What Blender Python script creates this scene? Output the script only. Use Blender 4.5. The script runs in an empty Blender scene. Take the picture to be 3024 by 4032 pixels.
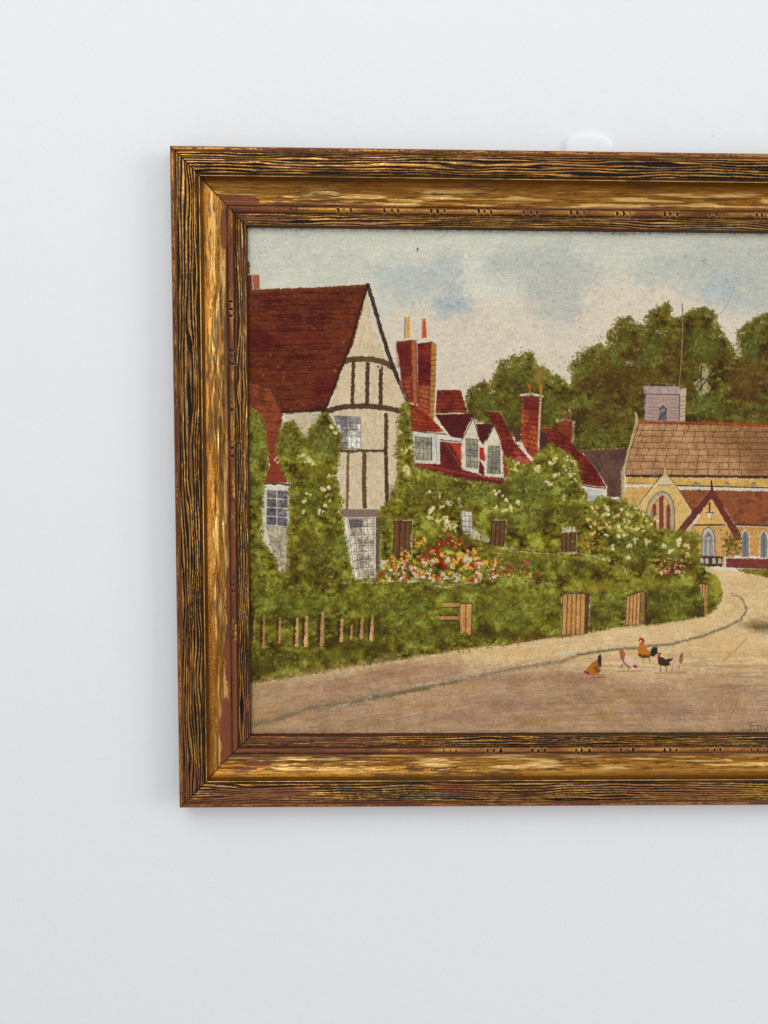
import bpy, math
import numpy as np
from mathutils import Matrix, Vector

scene = bpy.context.scene
COL = scene.collection

# ------------------------------------------------------------------ survey of the place
# the frame's front plane: x to the right, y downwards, z into the wall (mm), origin at its top left corner
RW, RH = 660.0, 525.0              # outer size of the frame
FRONT = 19.0                       # front of the frame above the wall
CANVAS_Z = 15.5                    # canvas behind the frame's front
CAM = np.array([153.1565, 237.4257, -610.3539])
ROT = np.array([[0.99976784, -0.00498834, -0.02096129],
                [0.00345992, 0.99737476, -0.07232992],
                [0.02126707, 0.0722406, 0.99716047]])
FOC = 3028.0


def W(x, y, z):
    """frame plane mm -> world metres (x right, y into the wall, z up; wall at y = 0)"""
    return ((x - 330.0) / 1000.0, (z - FRONT) / 1000.0, 1.5 + (262.5 - y) / 1000.0)


# ------------------------------------------------------------------ numpy noise
def lattice(shape, sx, sy, seed):
    """smooth value noise field of -1..1 with cells of sx * sy samples"""
    h, w = shape
    rng = np.random.default_rng(seed)
    gy, gx = int(h / sy) + 3, int(w / sx) + 3
    g = rng.uniform(-1, 1, (gy, gx)).astype(np.float32)
    y = (np.arange(h) / sy).astype(np.float32)
    x = (np.arange(w) / sx).astype(np.float32)
    yi, xi = y.astype(int), x.astype(int)
    fy, fx = y - yi, x - xi
    fy = (fy * fy * (3 - 2 * fy))[:, None]
    fx = (fx * fx * (3 - 2 * fx))[None, :]
    a = g[yi][:, xi]
    b = g[yi][:, xi + 1]
    c = g[yi + 1][:, xi]
    d = g[yi + 1][:, xi + 1]
    return (a * (1 - fx) + b * fx) * (1 - fy) + (c * (1 - fx) + d * fx) * fy


def vn(x, y, seed):
    """value noise at arbitrary points"""
    rng = np.random.default_rng(seed)
    g = rng.uniform(-1, 1, (256, 256)).astype(np.float32)
    xi, yi = np.floor(x).astype(int), np.floor(y).astype(int)
    fx, fy = x - xi, y - yi
    fx = fx * fx * (3 - 2 * fx)
    fy = fy * fy * (3 - 2 * fy)
    xi &= 255
    yi &= 255
    x1, y1 = (xi + 1) & 255, (yi + 1) & 255
    return (g[yi, xi] * (1 - fx) + g[yi, x1] * fx) * (1 - fy) + (g[y1, xi] * (1 - fx) + g[y1, x1] * fx) * fy


def sstep(a, b, x):
    t = np.clip((x - a) / (b - a), 0, 1)
    return t * t * (3 - 2 * t)


def lin(c):
    c = np.asarray(c, dtype=np.float32)
    return np.where(c <= 0.04045, c / 12.92, ((np.maximum(c, 0) + 0.055) / 1.055) ** 2.4)


# ------------------------------------------------------------------ the painting: brushwork laid on a grid of paint
SPM = 3.0
X0, Y0, X1, Y1 = 54.0, 54.0, 606.0, 471.0
PW, PH = int((X1 - X0) * SPM) + 1, int((Y1 - Y0) * SPM) + 1
P = np.zeros((PH, PW, 3), np.float32)
RELIEF = np.zeros((PH, PW), np.float32)
SHP = (PH, PW)
N2 = lattice(SHP, 2.3, 2.3, 1)
N2b = lattice(SHP, 2.3, 2.3, 2)
N4 = lattice(SHP, 4.5, 4.5, 3)
N4b = lattice(SHP, 4.5, 4.5, 4)
N9 = lattice(SHP, 9, 9, 5)
N9b = lattice(SHP, 9, 9, 6)
N20 = lattice(SHP, 20, 20, 7)
N45 = lattice(SHP, 45, 45, 8)
N110 = lattice(SHP, 110, 110, 9)
NH = 0.55 * lattice(SHP, 14, 2.2, 10) + 0.45 * lattice(SHP, 3.0, 3.0, 13)          # horizontal bristle streaks
NHb = 0.6 * lattice(SHP, 60, 5.0, 11) + 0.4 * lattice(SHP, 16, 9, 14)
NV = lattice(SHP, 2.2, 22, 12)
yy, xx = np.mgrid[0:PH, 0:PW].astype(np.float32)
per = 3.7
weave = (np.sin(2 * np.pi * (xx + 1.2 * N20) / per) * np.sin(2 * np.pi * (yy + 1.2 * N45) / per)).astype(np.float32)
TOOTH = np.clip(0.5 + 0.30 * weave + 0.28 * N2 + 0.18 * N4, 0, 1)
rng = np.random.default_rng(77)

TILES = {'A': (600, 500, 2.07375), 'B': (1400, 500, 2.07375), 'C': (2200, 500, 2.01335),
         'D': (600, 1300, 2.07375), 'E': (1400, 1300, 2.07375), 'F': (2200, 1300, 2.01335),
         'G': (600, 2100, 2.07375), 'H': (1400, 2100, 2.07375), 'I': (2200, 2100, 2.01335),
         'K': (1700, 850, 1.25302), 'V': (0, 0, 0.548611), 'P': (0, 0, 1.0)}


def plane(px, py):
    """survey reading -> position on the canvas in paint grid units"""
    d = np.stack([px - 1512.0, py - 2016.0, np.full_like(px, FOC)], -1) @ ROT
    t = (CANVAS_Z - CAM[2]) / d[..., 2]
    q = CAM[:2] + d[..., :2] * t[..., None]
    return (q - np.array([X0, Y0])) * SPM


def T(tile, *pts):
    ox, oy, s = TILES[tile]
    a = np.array(pts, dtype=np.float64).reshape(-1, 2)
    return plane(ox + a[:, 0] / s, oy + a[:, 1] / s)


def J(*parts):
    return np.concatenate(parts, 0)


def box(pts, pad):
    x0, y0 = np.floor(pts.min(0) - pad).astype(int)
    x1, y1 = np.ceil(pts.max(0) + pad).astype(int) + 1
    x0, y0, x1, y1 = max(x0, 0), max(y0, 0), min(x1, PW), min(y1, PH)
    return (slice(y0, y1), slice(x0, x1)) if x1 > x0 and y1 > y0 else None


def segdist(X, Y, a, b):
    dx, dy = b[0] - a[0], b[1] - a[1]
    l2 = dx * dx + dy * dy + 1e-9
    t = np.clip(((X - a[0]) * dx + (Y - a[1]) * dy) / l2, 0, 1)
    return np.hypot(X - a[0] - t * dx, Y - a[1] - t * dy), t


def cover(pts, soft=1.0, rag=0.8, big=0.0):
    pad = 3 + soft + rag * 2 + big * 2
    b = box(pts, pad)
    if b is None:
        return None, None
    X = xx[b] + rag * (N2[b] + 0.9 * N4[b] + 0.8 * weave[b]) + big * N9[b]
    Y = yy[b] + rag * (N2b[b] + 0.9 * N4b[b] + 0.8 * weave[b]) + big * N9b[b]
    inside = np.zeros(X.shape, bool)
    dist = np.full(X.shape, 1e9, np.float32)
    n = len(pts)
    for i in range(n):
        a, c = pts[i], pts[(i + 1) % n]
        dd, _ = segdist(X, Y, a, c)
        np.minimum(dist, dd, out=dist)
        cond = (a[1] > Y) != (c[1] > Y)
        if cond.any():
            xi = (c[0] - a[0]) * (Y - a[1]) / (c[1] - a[1] + 1e-12) + a[0]
            inside ^= cond & (X < xi)
    sd = np.where(inside, dist, -dist)
    return b, np.clip(0.5 + sd / soft, 0, 1).astype(np.float32)


def rgb(c):
    return np.array(c, np.float32) / 255.0


def lay(b, cov, color, var=0.06, streak=None, relief=0.0):
    m = 0.5 * N4[b] + 0.5 * N20[b]
    if streak is not None:
        m = 0.5 * m + 0.5 * streak[b]
    col = color if isinstance(color, np.ndarray) and color.ndim == 3 else rgb(color)[None, None, :]
    col = col * (1 + var * m)[..., None] + 0.012 * N9b[b][..., None] * np.array([1, 0, -1], np.float32)
    P[b] = P[b] * (1 - cov[..., None]) + col * cov[..., None]
    if relief:
        RELIEF[b] += relief * cov * (0.6 + 0.4 * N4[b])


def fill(pts, color, soft=1.4, rag=1.0, alpha=1.0, var=0.07, streak=None, dry=0.0, big=0.0, relief=0.0):
    b, c = cover(pts, soft, rag, big)
    if b is None:
        return
    c = c * alpha
    if dry:
        c = c * sstep(dry - 0.18, dry + 0.18, TOOTH[b])
    if isinstance(color, list):
        color = ramp(0.5 + 0.55 * N20[b] + 0.35 * N9[b] + 0.25 * N4[b], color)
    lay(b, c, color, var, streak, relief)


def ramp(t, cols):
    cols = np.array(cols, np.float32) / 255.0
    u = np.clip(t, 0, 0.9999) * (len(cols) - 1)
    i = u.astype(int)
    f = (u - i)[..., None]
    return cols[i] * (1 - f) + cols[np.minimum(i + 1, len(cols) - 1)] * f


def stroke(pts, w, color, alpha=1.0, dry=0.0, soft=1.0, rag=0.5, var=0.08, relief=0.0, w1=None):
    """a brush line through pts; w in grid units (3 per mm)"""
    wm = max(w, w1 or w)
    b = box(pts, wm + 4)
    if b is None:
        return
    X = xx[b] + rag * (N2[b] + N4[b])
    Y = yy[b] + rag * (N2b[b] + N4b[b])
    c = np.zeros(X.shape, np.float32)
    n = len(pts) - 1
    for i in range(n):
        d, t = segdist(X, Y, pts[i], pts[i + 1])
        ww = w if w1 is None else w + (w1 - w) * (i + t) / n
        c = np.maximum(c, np.clip(0.5 + (ww / 2 - d) / soft, 0, 1))
    c = c * alpha
    if dry:
        c = c * sstep(dry - 0.2, dry + 0.2, TOOTH[b])
    lay(b, c, color, var, None, relief)


def bare(pts, w=4.0, dry=0.55, color=(206, 196, 178), close=False):
    """bare primed weave left along an outline"""
    if close:
        pts = J(pts, pts[:1])
    stroke(pts, w * 0.8, color, alpha=0.7, dry=dry + 0.04, rag=1.8, var=0.05)


def soft(cx, cy, rx, ry, color, alpha=0.8, edge=0.5):
    """scumbled patch; centre and radii in grid units"""
    pts = np.array([[cx - rx * 1.5, cy - ry * 1.5], [cx + rx * 1.5, cy + ry * 1.5]])
    b = box(pts, 8)
    if b is None:
        return
    d = np.hypot((xx[b] - cx) / rx, (yy[b] - cy) / ry) + 0.25 * N45[b] + 0.15 * N20[b] + 0.07 * N9[b]
    c = alpha * (1 - sstep(1 - edge, 1 + edge * 0.5, d))
    lay(b, c.astype(np.float32), color, 0.04, NH)


STAMPS = []
for k in range(28):
    r = 9
    gy, gx = np.mgrid[-r:r + 1, -r:r + 1].astype(np.float32)
    th = rng.uniform(0, math.pi)
    u, v = gx * math.cos(th) + gy * math.sin(th), -gx * math.sin(th) + gy * math.cos(th)
    ang = np.arctan2(v, u)
    wob = 1 + 0.25 * np.sin(ang * 3 + rng.uniform(0, 6)) + 0.18 * np.sin(ang * 5 + rng.uniform(0, 6))
    STAMPS.append((np.hypot(u / 1.35, v) / wob).astype(np.float32))


def dab(x, y, size, color, alpha=0.9, relief=0.0):
    """one touch of the brush, radius size (grid units, up to 7)"""
    xi, yi = int(round(x)), int(round(y))
    r = 9
    if xi < r or yi < r or xi >= PW - r or yi >= PH - r:
        return
    m = STAMPS[rng.integers(len(STAMPS))]
    c = np.clip(0.5 + (size - m), 0, 1) * alpha
    s = (slice(yi - r, yi + r + 1), slice(xi - r, xi + r + 1))
    c = c * (0.6 + 0.4 * TOOTH[s])
    P[s] = P[s] * (1 - c[..., None]) + color * c[..., None]
    if relief:
        RELIEF[s] += relief * c * np.clip(1.2 - m / max(size, 1e-3), 0, 1)


OLIVE = [(50, 40, 7), (84, 68, 10), (102, 87, 15), (115, 106, 25), (126, 126, 40), (152, 151, 62)]
IVY = [(56, 48, 11), (86, 75, 16), (104, 97, 24), (116, 117, 38), (132, 137, 58), (160, 156, 70)]
TREE = [(60, 42, 9), (88, 65, 14), (100, 79, 18), (102, 93, 26), (106, 109, 36), (134, 128, 50)]
AUTUMN = [(84, 58, 18), (112, 76, 26), (112, 90, 30), (110, 104, 40), (140, 126, 48), (178, 142, 64)]


def foliage(pts, pal, dens=0.02, size=(1.2, 3.2), big=4.0, rag=2.6, bias=0.0, alpha=1.0, fringe=0.5, tufts=0.0016):
    b, c = cover(pts, 5.0, rag, big)
    if b is None:
        return
    t = 0.44 + bias + 0.30 * N45[b] + 0.42 * N20[b] + 0.34 * N9[b] + 0.18 * N4[b] + 0.08 * N2[b]
    lay(b, c * alpha, ramp(t, pal), 0.10)
    RELIEF[b] += c * 0.05 * (N4[b] + N2[b])
    n = int(c.sum() * dens)
    ys, xs = np.nonzero(c > 0.5)
    if not len(ys):
        return
    pick = rng.integers(0, len(ys), n)
    colp = np.array(pal, np.float32) / 255.0
    for k in pick:
        y, x = ys[k] + b[0].start, xs[k] + b[1].start
        tt = 0.45 + bias + 0.5 * N45[y, x] + 0.5 * N20[y, x] + rng.normal(0, 0.2)
        u = min(max(tt, 0), 0.999) * (len(colp) - 1)
        i = int(u)
        col = colp[i] * (1 - (u - i)) + colp[min(i + 1, len(colp) - 1)] * (u - i)
        dab(x + rng.normal(0, 1), y + rng.normal(0, 1), rng.uniform(*size), col, 0.75, 0.03)
    # tufts: a light crest over a dark hollow
    for k in range(int(c.sum() * tufts)):
        q = rng.integers(0, len(ys))
        y, x = ys[q] + b[0].start, xs[q] + b[1].start
        rad = rng.uniform(5, 13)
        lift = rng.uniform(0.55, 1.0)
        hi = colp[min(int(lift * len(colp)), len(colp) - 1)]
        lo = colp[rng.integers(0, 2)]
        for j in range(int(rad * 0.9)):
            a = rng.uniform(0.1, math.pi - 0.1)
            dab(x + math.cos(a) * rad, y + math.sin(a) * rad * 0.75, rng.uniform(1.2, 2.6), lo, 0.5)
        for j in range(int(rad * 1.6)):
            a = rng.uniform(math.pi + 0.1, 2 * math.pi - 0.1)
            rr = rad * rng.uniform(0.25, 1.0)
            dab(x + math.cos(a) * rr, y + math.sin(a) * rr * 0.75, rng.uniform(1.2, 3.0), hi * rng.uniform(0.88, 1.06), 0.6, 0.05)
    # leaves breaking the outline
    e = np.linalg.norm(np.roll(pts, -1, 0) - pts, axis=1)
    for i in range(len(pts)):
        for k in range(int(e[i] * fringe)):
            q = pts[i] + (pts[(i + 1) % len(pts)] - pts[i]) * rng.random() + rng.normal(0, 3.0, 2)
            dab(q[0], q[1], rng.uniform(0.8, 2.2), colp[rng.integers(1, len(colp))], 0.8, 0.03)


def smudge(pts, amt=0.6, rad=2, soft_=6.0):
    """wet paint drawn together with a soft brush inside an outline"""
    b, c = cover(pts, soft_, 1.5, 2)
    src = P[b]
    acc = np.zeros_like(src)
    n = 0
    for dy in range(-rad, rad + 1):
        for dx in range(-rad, rad + 1):
            if dx * dx + dy * dy <= rad * rad + 0.5:
                acc += np.roll(np.roll(src, dy, 0), dx, 1)
                n += 1
    k = (c * amt * np.clip(0.75 + 0.6 * N20[b], 0.2, 1))[..., None]
    P[b] = src * (1 - k) + acc / n * k


def courses(a0, a1, b0, b1, n, color, w=1.0, alpha=0.7, wob=1.2, bricks=0, dry=0.0):
    """n course lines between side a (a0->a1) and side b (b0->b1); bricks = joints per course"""
    a0, a1, b0, b1 = (np.asarray(v, float).reshape(2) for v in (a0, a1, b0, b1))
    prev = None
    for k in range(n + 1):
        t = k / n
        l, r = a0 + (a1 - a0) * t, b0 + (b1 - b0) * t
        m = 7
        line = np.array([l + (r - l) * j / m for j in range(m + 1)]) + rng.normal(0, wob * 0.5, (m + 1, 2)) * [0.2, 1]
        if 0 < k < n:
            stroke(line, w * rng.uniform(1.0, 1.7), color, min(1, alpha * 1.15), dry, rag=0.8)
        if bricks and prev is not None:
            off = 0.5 * (k % 2)
            for j in range(bricks):
                u = (j + off + rng.normal(0, 0.08)) / bricks
                if 0.02 < u < 0.98:
                    stroke(np.array([prev[0] + (prev[1] - prev[0]) * u, l + (r - l) * u]), w * 0.9, color, alpha * 0.9, dry, rag=0.5)
        prev = (l, r)


def lattice_window(q, nx, ny, pane, bar, w=1.0, alpha=0.85, wobble=0.5):
    """q: four corners tl, tr, br, bl"""
    fill(q, pane, rag=0.8, var=0.22)
    tl, tr, br, bl = q
    for i in range(nx + 1):
        t = i / nx
        stroke(np.array([tl + (tr - tl) * t, bl + (br - bl) * t]) + rng.normal(0, wobble, (2, 2)), w, bar, alpha, dry=0.25)
    for i in range(ny + 1):
        t = i / ny
        stroke(np.array([tl + (bl - tl) * t, tr + (br - tr) * t]) + rng.normal(0, wobble, (2, 2)), w, bar, alpha, dry=0.25)


# ---- ground of the picture: primed canvas and sky
P[:] = rgb((206, 198, 180))
t = np.clip((yy / PH) * 2.4, 0, 1)[..., None]
P[:] = rgb((199, 198, 181)) * (1 - t) + rgb((214, 202, 182)) * t
P *= (1 + 0.03 * NHb + 0.03 * N110 + 0.02 * NH)[..., None]
fill(T('C', (150, 1150), (500, 1180), (900, 1220), (1250, 1420), (1700, 1480), (2400, 1500), (2400, 2600), (-1200, 2600), (-1500, 1500), (-300, 1350)), (213, 196, 173), soft=70, rag=3, big=10, alpha=0.7, streak=NH)
BLUE = (176, 180, 173)
fill(T('B', (95, 1150), (330, 1095), (590, 1110), (640, 1040), (740, 1000), (840, 1030), (870, 1150), (860, 1280), (900, 1390), (945, 1450), (900, 1540), (720, 1550), (640, 1490), (620, 1410), (540, 1400), (470, 1435), (330, 1430), (240, 1370), (170, 1240)), BLUE, soft=38, rag=3, big=12, alpha=0.72, streak=NH)
fill(T('B', (640, 1400), (930, 1400), (940, 1500), (760, 1540), (650, 1480)), (168, 177, 177), soft=26, rag=3, big=8, alpha=0.75)
fill(J(T('B', (1060, 1060), (1250, 990), (1659, 930)), T('C', (90, 900), (130, 960), (230, 1060), (370, 1170), (300, 1230), (180, 1330), (210, 1450), (100, 1560)), T('B', (1500, 1560), (1400, 1410), (1330, 1260), (1180, 1225), (1070, 1190))), (177, 178, 168), soft=40, rag=3, big=12, alpha=0.72, streak=NH)
fill(T('C', (560, 1170), (760, 1020), (1000, 960), (1250, 930), (1600, 960), (2100, 1000), (2300, 1250), (2100, 1480), (1500, 1470), (1330, 1430), (1130, 1370), (980, 1300), (930, 1210), (720, 1235)), (176, 178, 167), soft=40, rag=3, big=12, alpha=0.70, streak=NH)
fill(T('C', (1220, 1180), (1380, 1150), (1420, 1360), (1230, 1390), (1150, 1330)), (172, 179, 178), soft=30, rag=3, big=8, alpha=0.7)
for q, r in (((1100, 1060), 1), ((1330, 1080), 0.9), ((1620, 1085), 1.3)):
    p = T('A', q)[0]
    soft(p[0], p[1], 20 * r, 13 * r, (176, 182, 178), 0.34, 0.9)
for k in range(110):
    soft(rng.uniform(0, PW), rng.uniform(0, PH * 0.42), rng.uniform(15, 60), rng.uniform(5, 14), [(206, 196, 178), (198, 196, 182), (214, 196, 176)][k % 3], 0.28, 0.7)
# grime in the weave along the top edge and in the blue passage
g = sstep(0.62, 0.86, 0.5 + 0.35 * N4 - 0.3 * weave + 0.2 * N9) * (np.exp(-yy / 10.0) * 0.55 + 0.06) * (yy < PH * 0.42)
P *= (1 - 0.6 * g)[..., None]
for cx, cy, n, sx, sy in ((740, 1300, 70, 55, 130), (760, 1450, 40, 100, 50), (1250, 1130, 40, 130, 40), (700, 880, 16, 25, 30)):
    for k in range(n):
        p = T('B', (rng.normal(cx, sx), rng.normal(cy, sy)))[0]
        dab(p[0], p[1], rng.uniform(0.4, 1.0), rgb((92, 88, 78)), 0.6)
p = T('B', (507, 995))[0]
dab(p[0], p[1], 2.2, rgb((44, 46, 66)), 0.95)
dab(p[0] - 1, p[1] + 4, 1.6, rgb((44, 46, 66)), 0.9)
for q in ((490, 850), (520, 845), (545, 855), (430, 848), (880, 850), (600, 845)):
    p = T('C', q)[0]
    dab(p[0], p[1], rng.uniform(1.5, 3.4), rgb((92, 82, 58)), 0.7)
for q in ((880, 1005), (915, 985), (890, 1030), (930, 1020), (860, 1030), (880, 1080)):
    p = T('A', q)[0]
    dab(p[0], p[1], 1.2, rgb((98, 84, 66)), 0.7)
stroke(T('C', (1130, 1070), (1180, 1045), (1130, 1060), (1210, 1110)), 1.2, (120, 116, 108), 0.6)
stroke(T('C', (1395, 1260), (1370, 1340), (1330, 1420), (1280, 1480)), 1.4, (120, 128, 134), 0.6)

# ---- woods behind the roofs
mass = J(T('K', (168, 930), (175, 890), (185, 860), (215, 845), (250, 825), (262, 818), (285, 850), (300, 850), (305, 800), (325, 780), (340, 730), (365, 715), (390, 720), (400, 700), (440, 705), (470, 673), (487, 690), (500, 712), (495, 745), (530, 750),
           (570, 765), (575, 800), (595, 800), (620, 792), (655, 822), (662, 842), (690, 850), (706, 782), (722, 765), (688, 750), (700, 724), (735, 722), (740, 690), (780, 658), (828, 638), (832, 660), (800, 692), (850, 662), (880, 652), (905, 640), (930, 625),
           (868, 612), (890, 575), (915, 570), (905, 545), (930, 518), (978, 503), (988, 530), (1010, 545), (1060, 545), (1080, 520), (1064, 500), (1090, 470), (1130, 455), (1167, 432), (1177, 460), (1165, 490), (1200, 515), (1235, 500), (1265, 478), (1300, 475),
           (1345, 457), (1387, 478), (1397, 515), (1415, 560), (1440, 590), (1475, 650), (1500, 692), (1530, 708), (1537, 680), (1520, 640), (1508, 590), (1530, 560), (1570, 535), (1610, 500), (1659, 485), (1750, 470), (1850, 500), (1960, 480), (2100, 520), (2200, 500), (2700, 520)),
         T('F', (3300, 900), (600, 950), (130, 960)), T('E', (1500, 1000), (1200, 800), (900, 700)))
foliage(mass, TREE, dens=0.03, big=2.5, rag=2.6, bias=-0.13, fringe=1.1)
for k in range(70):
    i = rng.integers(0, len(mass) - 9)
    q = mass[i] + (mass[i + 1] - mass[i]) * rng.random() + rng.normal(0, 3, 2)
    for j in range(rng.integers(5, 16)):
        u = rng.normal(0, 4.5, 2)
        dab(q[0] + u[0], q[1] + u[1], rng.uniform(0.8, 2.4), rgb(TREE[rng.integers(2, 6)]) * rng.uniform(0.9, 1.1), 0.8, 0.03)
for tile, cx, cy, rx, ry, col, a in (
        ('F', 400, 420, 190, 170, (88, 62, 20), 0.6), ('F', 640, 330, 150, 200, (92, 66, 22), 0.5), ('F', 880, 200, 120, 200, (94, 66, 22), 0.55),
        ('F', 1490, 380, 140, 200, (110, 74, 28), 0.55), ('F', 760, 120, 100, 110, (96, 102, 38), 0.5), ('F', 1130, 130, 110, 160, (94, 100, 38), 0.55),
        ('F', 1160, 590, 130, 90, (102, 116, 48), 0.7), ('F', 330, 720, 170, 120, (84, 76, 26), 0.5), ('F', 350, 850, 170, 60, (98, 96, 36), 0.5),
        ('F', 200, 330, 60, 70, (104, 112, 44), 0.6), ('F', 1520, 130, 70, 120, (92, 104, 42), 0.6), ('F', 1300, 640, 170, 60, (84, 74, 24), 0.5),
        ('E', 1330, 420, 110, 160, (84, 80, 28), 0.5), ('E', 1290, 330, 80, 80, (104, 112, 42), 0.6), ('E', 1040, 560, 80, 70, (108, 122, 46), 0.65),
        ('E', 1510, 380, 60, 70, (170, 136, 62), 0.6), ('E', 1600, 620, 70, 110, (98, 102, 42), 0.6), ('E', 1250, 680, 90, 120, (94, 94, 36), 0.5),
        ('F', 1120, 1000, 1, 1, (0, 0, 0), 0.0)):
    p, q = T(tile, (cx, cy), (cx + rx, cy + ry))
    soft(p[0], p[1], q[0] - p[0], q[1] - p[1], col, a, 0.7)


def leaves(tile, cx, cy, rx, ry, n, pal, size=(1.0, 2.6), alpha=0.85):
    p, q = T(tile, (cx, cy), (cx + rx, cy + ry))
    colp = np.array(pal, np.float32) / 255.0
    for k in range(int(n * 0.7)):
        u = rng.normal(0, 0.5, 2)
        dab(p[0] + u[0] * (q[0] - p[0]), p[1] + u[1] * (q[1] - p[1]), rng.uniform(*size), colp[rng.integers(len(colp))], alpha, 0.03)


GREENS = [(104, 107, 34), (116, 121, 43), (92, 89, 24), (128, 131, 54), (72, 62, 14)]
BROWNS = [(96, 66, 22), (110, 76, 30), (84, 58, 20), (122, 92, 36)]
for tile, cx, cy, rx, ry, n, pal in (
        ('F', 640, 560, 60, 60, 40, BROWNS), ('F', 300, 250, 190, 130, 260, BROWNS), ('F', 250, 250, 140, 110, 150, GREENS), ('F', 420, 120, 100, 80, 120, GREENS),
        ('F', 700, 200, 200, 150, 300, GREENS), ('F', 1130, 120, 130, 130, 220, GREENS), ('F', 1160, 600, 130, 90, 240, GREENS), ('F', 1520, 120, 90, 130, 160, GREENS),
        ('F', 1480, 400, 150, 200, 300, BROWNS), ('F', 350, 700, 170, 180, 300, BROWNS), ('F', 300, 820, 140, 80, 200, GREENS), ('F', 550, 450, 120, 200, 260, BROWNS),
        ('E', 1330, 330, 130, 130, 220, GREENS), ('E', 1370, 260, 110, 80, 120, [(140, 122, 48), (110, 112, 42), (90, 92, 36)]), ('E', 1040, 570, 100, 90, 220, GREENS),
        ('E', 1520, 360, 60, 80, 140, [(178, 142, 66), (150, 122, 54), (120, 104, 40)]), ('E', 1300, 560, 120, 160, 220, BROWNS + GREENS), ('E', 1600, 600, 80, 150, 180, GREENS),
        ('C', 800, 1470, 70, 60, 70, [(140, 124, 48), (104, 96, 36)]), ('C', 1120, 1480, 110, 40, 60, [(120, 112, 44), (92, 84, 30)]), ('C', 550, 1560, 70, 40, 60, [(140, 124, 48), (104, 96, 36)])):
    leaves(tile, cx, cy, rx, ry, n, pal)
# stippled outline of the woods against the sky
for k in range(700):
    i = rng.integers(0, len(mass) - 9)
    q = mass[i] + (mass[i + 1] - mass[i]) * rng.random() + rng.normal(0, 3.5, 2)
    dab(q[0], q[1], rng.uniform(0.6, 1.7), rgb(TREE[rng.integers(1, 6)]), 0.75)
for k in range(90):
    i = rng.integers(0, len(mass) - 11)
    q = mass[i] + (mass[i + 1] - mass[i]) * rng.random() + np.array([rng.uniform(0, 8), rng.uniform(3, 16)])
    for j in range(6):
        dab(q[0] + rng.normal(0, 4), q[1] + rng.normal(0, 3), rng.uniform(1.2, 3.2), rgb([(112, 116, 44), (128, 124, 48), (104, 104, 36)][k % 3]), 0.6, 0.04)
smudge(mass, 0.6, 2)
b, c = cover(mass, 10, 2, 4)
P[b] *= (1 - 0.10 * c * (0.7 + 0.8 * N45[b]))[..., None]
# sky showing through, with bare branches
fill(T('F', (1085, 400), (1120, 380), (1125, 265), (1165, 270), (1190, 320), (1185, 400), (1205, 450), (1170, 500), (1120, 515), (1085, 470)), (176, 160, 124), rag=2.4, big=3, dry=0.2, alpha=0.85)
for q in (((1132, 280), (1128, 480)), ((1235, 310), (1165, 400), (1105, 490)), ((1180, 400), (1225, 470)), ((1150, 380), (1095, 430))):
    stroke(T('F', *q), 4.0, (52, 42, 22), 0.9, w1=2.6)
for q in ((1150, 400), (1140, 300), (1190, 440), (1100, 450)):
    leaves('F', q[0], q[1], 26, 26, 10, TREE[1:4], (1.0, 2.4))
leaves('F', 1090, 330, 30, 80, 20, GREENS, (0.8, 1.8))
for q, n in (((550, 265), 26), ((880, 215), 6), ((810, 235), 6), ((1510, 680), 3), ((790, 10), 16), ((830, 20), 12), ((700, 0), 10)):
    for k in range(n):
        p = T('F', (q[0] + rng.normal(0, 20), q[1] + rng.normal(0, 9)))[0]
        dab(p[0], p[1], rng.uniform(0.5, 1.2), rgb((206, 194, 170)), 0.8)
for k in range(70):
    i = rng.integers(0, len(mass) - 9)
    q = mass[i] + (mass[i + 1] - mass[i]) * rng.random() + np.array([rng.normal(0, 4), rng.uniform(2, 16)])
    for j in range(rng.integers(2, 6)):
        dab(q[0] + rng.normal(0, 3), q[1] + rng.normal(0, 3), rng.uniform(0.7, 1.8), rgb((204, 190, 162)), 0.6)
# flagpole
pole = J(T('C', (975, 1400), (980, 1500)), T('F', (983, 0), (975, 200), (955, 445)))
stroke(pole + [1.6, 0], 1.6, (70, 54, 30), 0.7)
stroke(pole, 2.2, (158, 134, 98), 0.9)

# ---- left house: the big tiled roof
roof = J(T('A', (740, 1340), (1000, 1320), (1300, 1312), (1640, 1292)), T('B', (100, 1283)), T('D', (1700, 30), (1412, 655), (1095, 672), (1000, 690), (740, 700)))
bare(roof[:5], 7, 0.5)
b, c = cover(roof, 1.4, 1.2)
tt = 0.45 + 0.22 * N45[b] + 0.35 * NHb[b] + 0.25 * NH[b] + 0.1 * N4[b]
lay(b, c, ramp(tt, [(70, 22, 16), (90, 32, 18), (102, 42, 20), (112, 54, 24), (94, 28, 20), (104, 30, 20)]), 0.12, NH, 0.03)
stroke(J(T('A', (760, 1350), (1000, 1332), (1300, 1322), (1640, 1304)), T('B', (95, 1296))), 7, (112, 62, 26), 0.7, rag=1.5)
soft(*T('D', (1250, 60))[0], 60, 16, (112, 40, 22), 0.5)
soft(*T('D', (1400, 450))[0], 30, 22, (92, 22, 24), 0.6)
soft(*T('D', (870, 60))[0], 26, 26, (88, 22, 20), 0.6)
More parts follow.
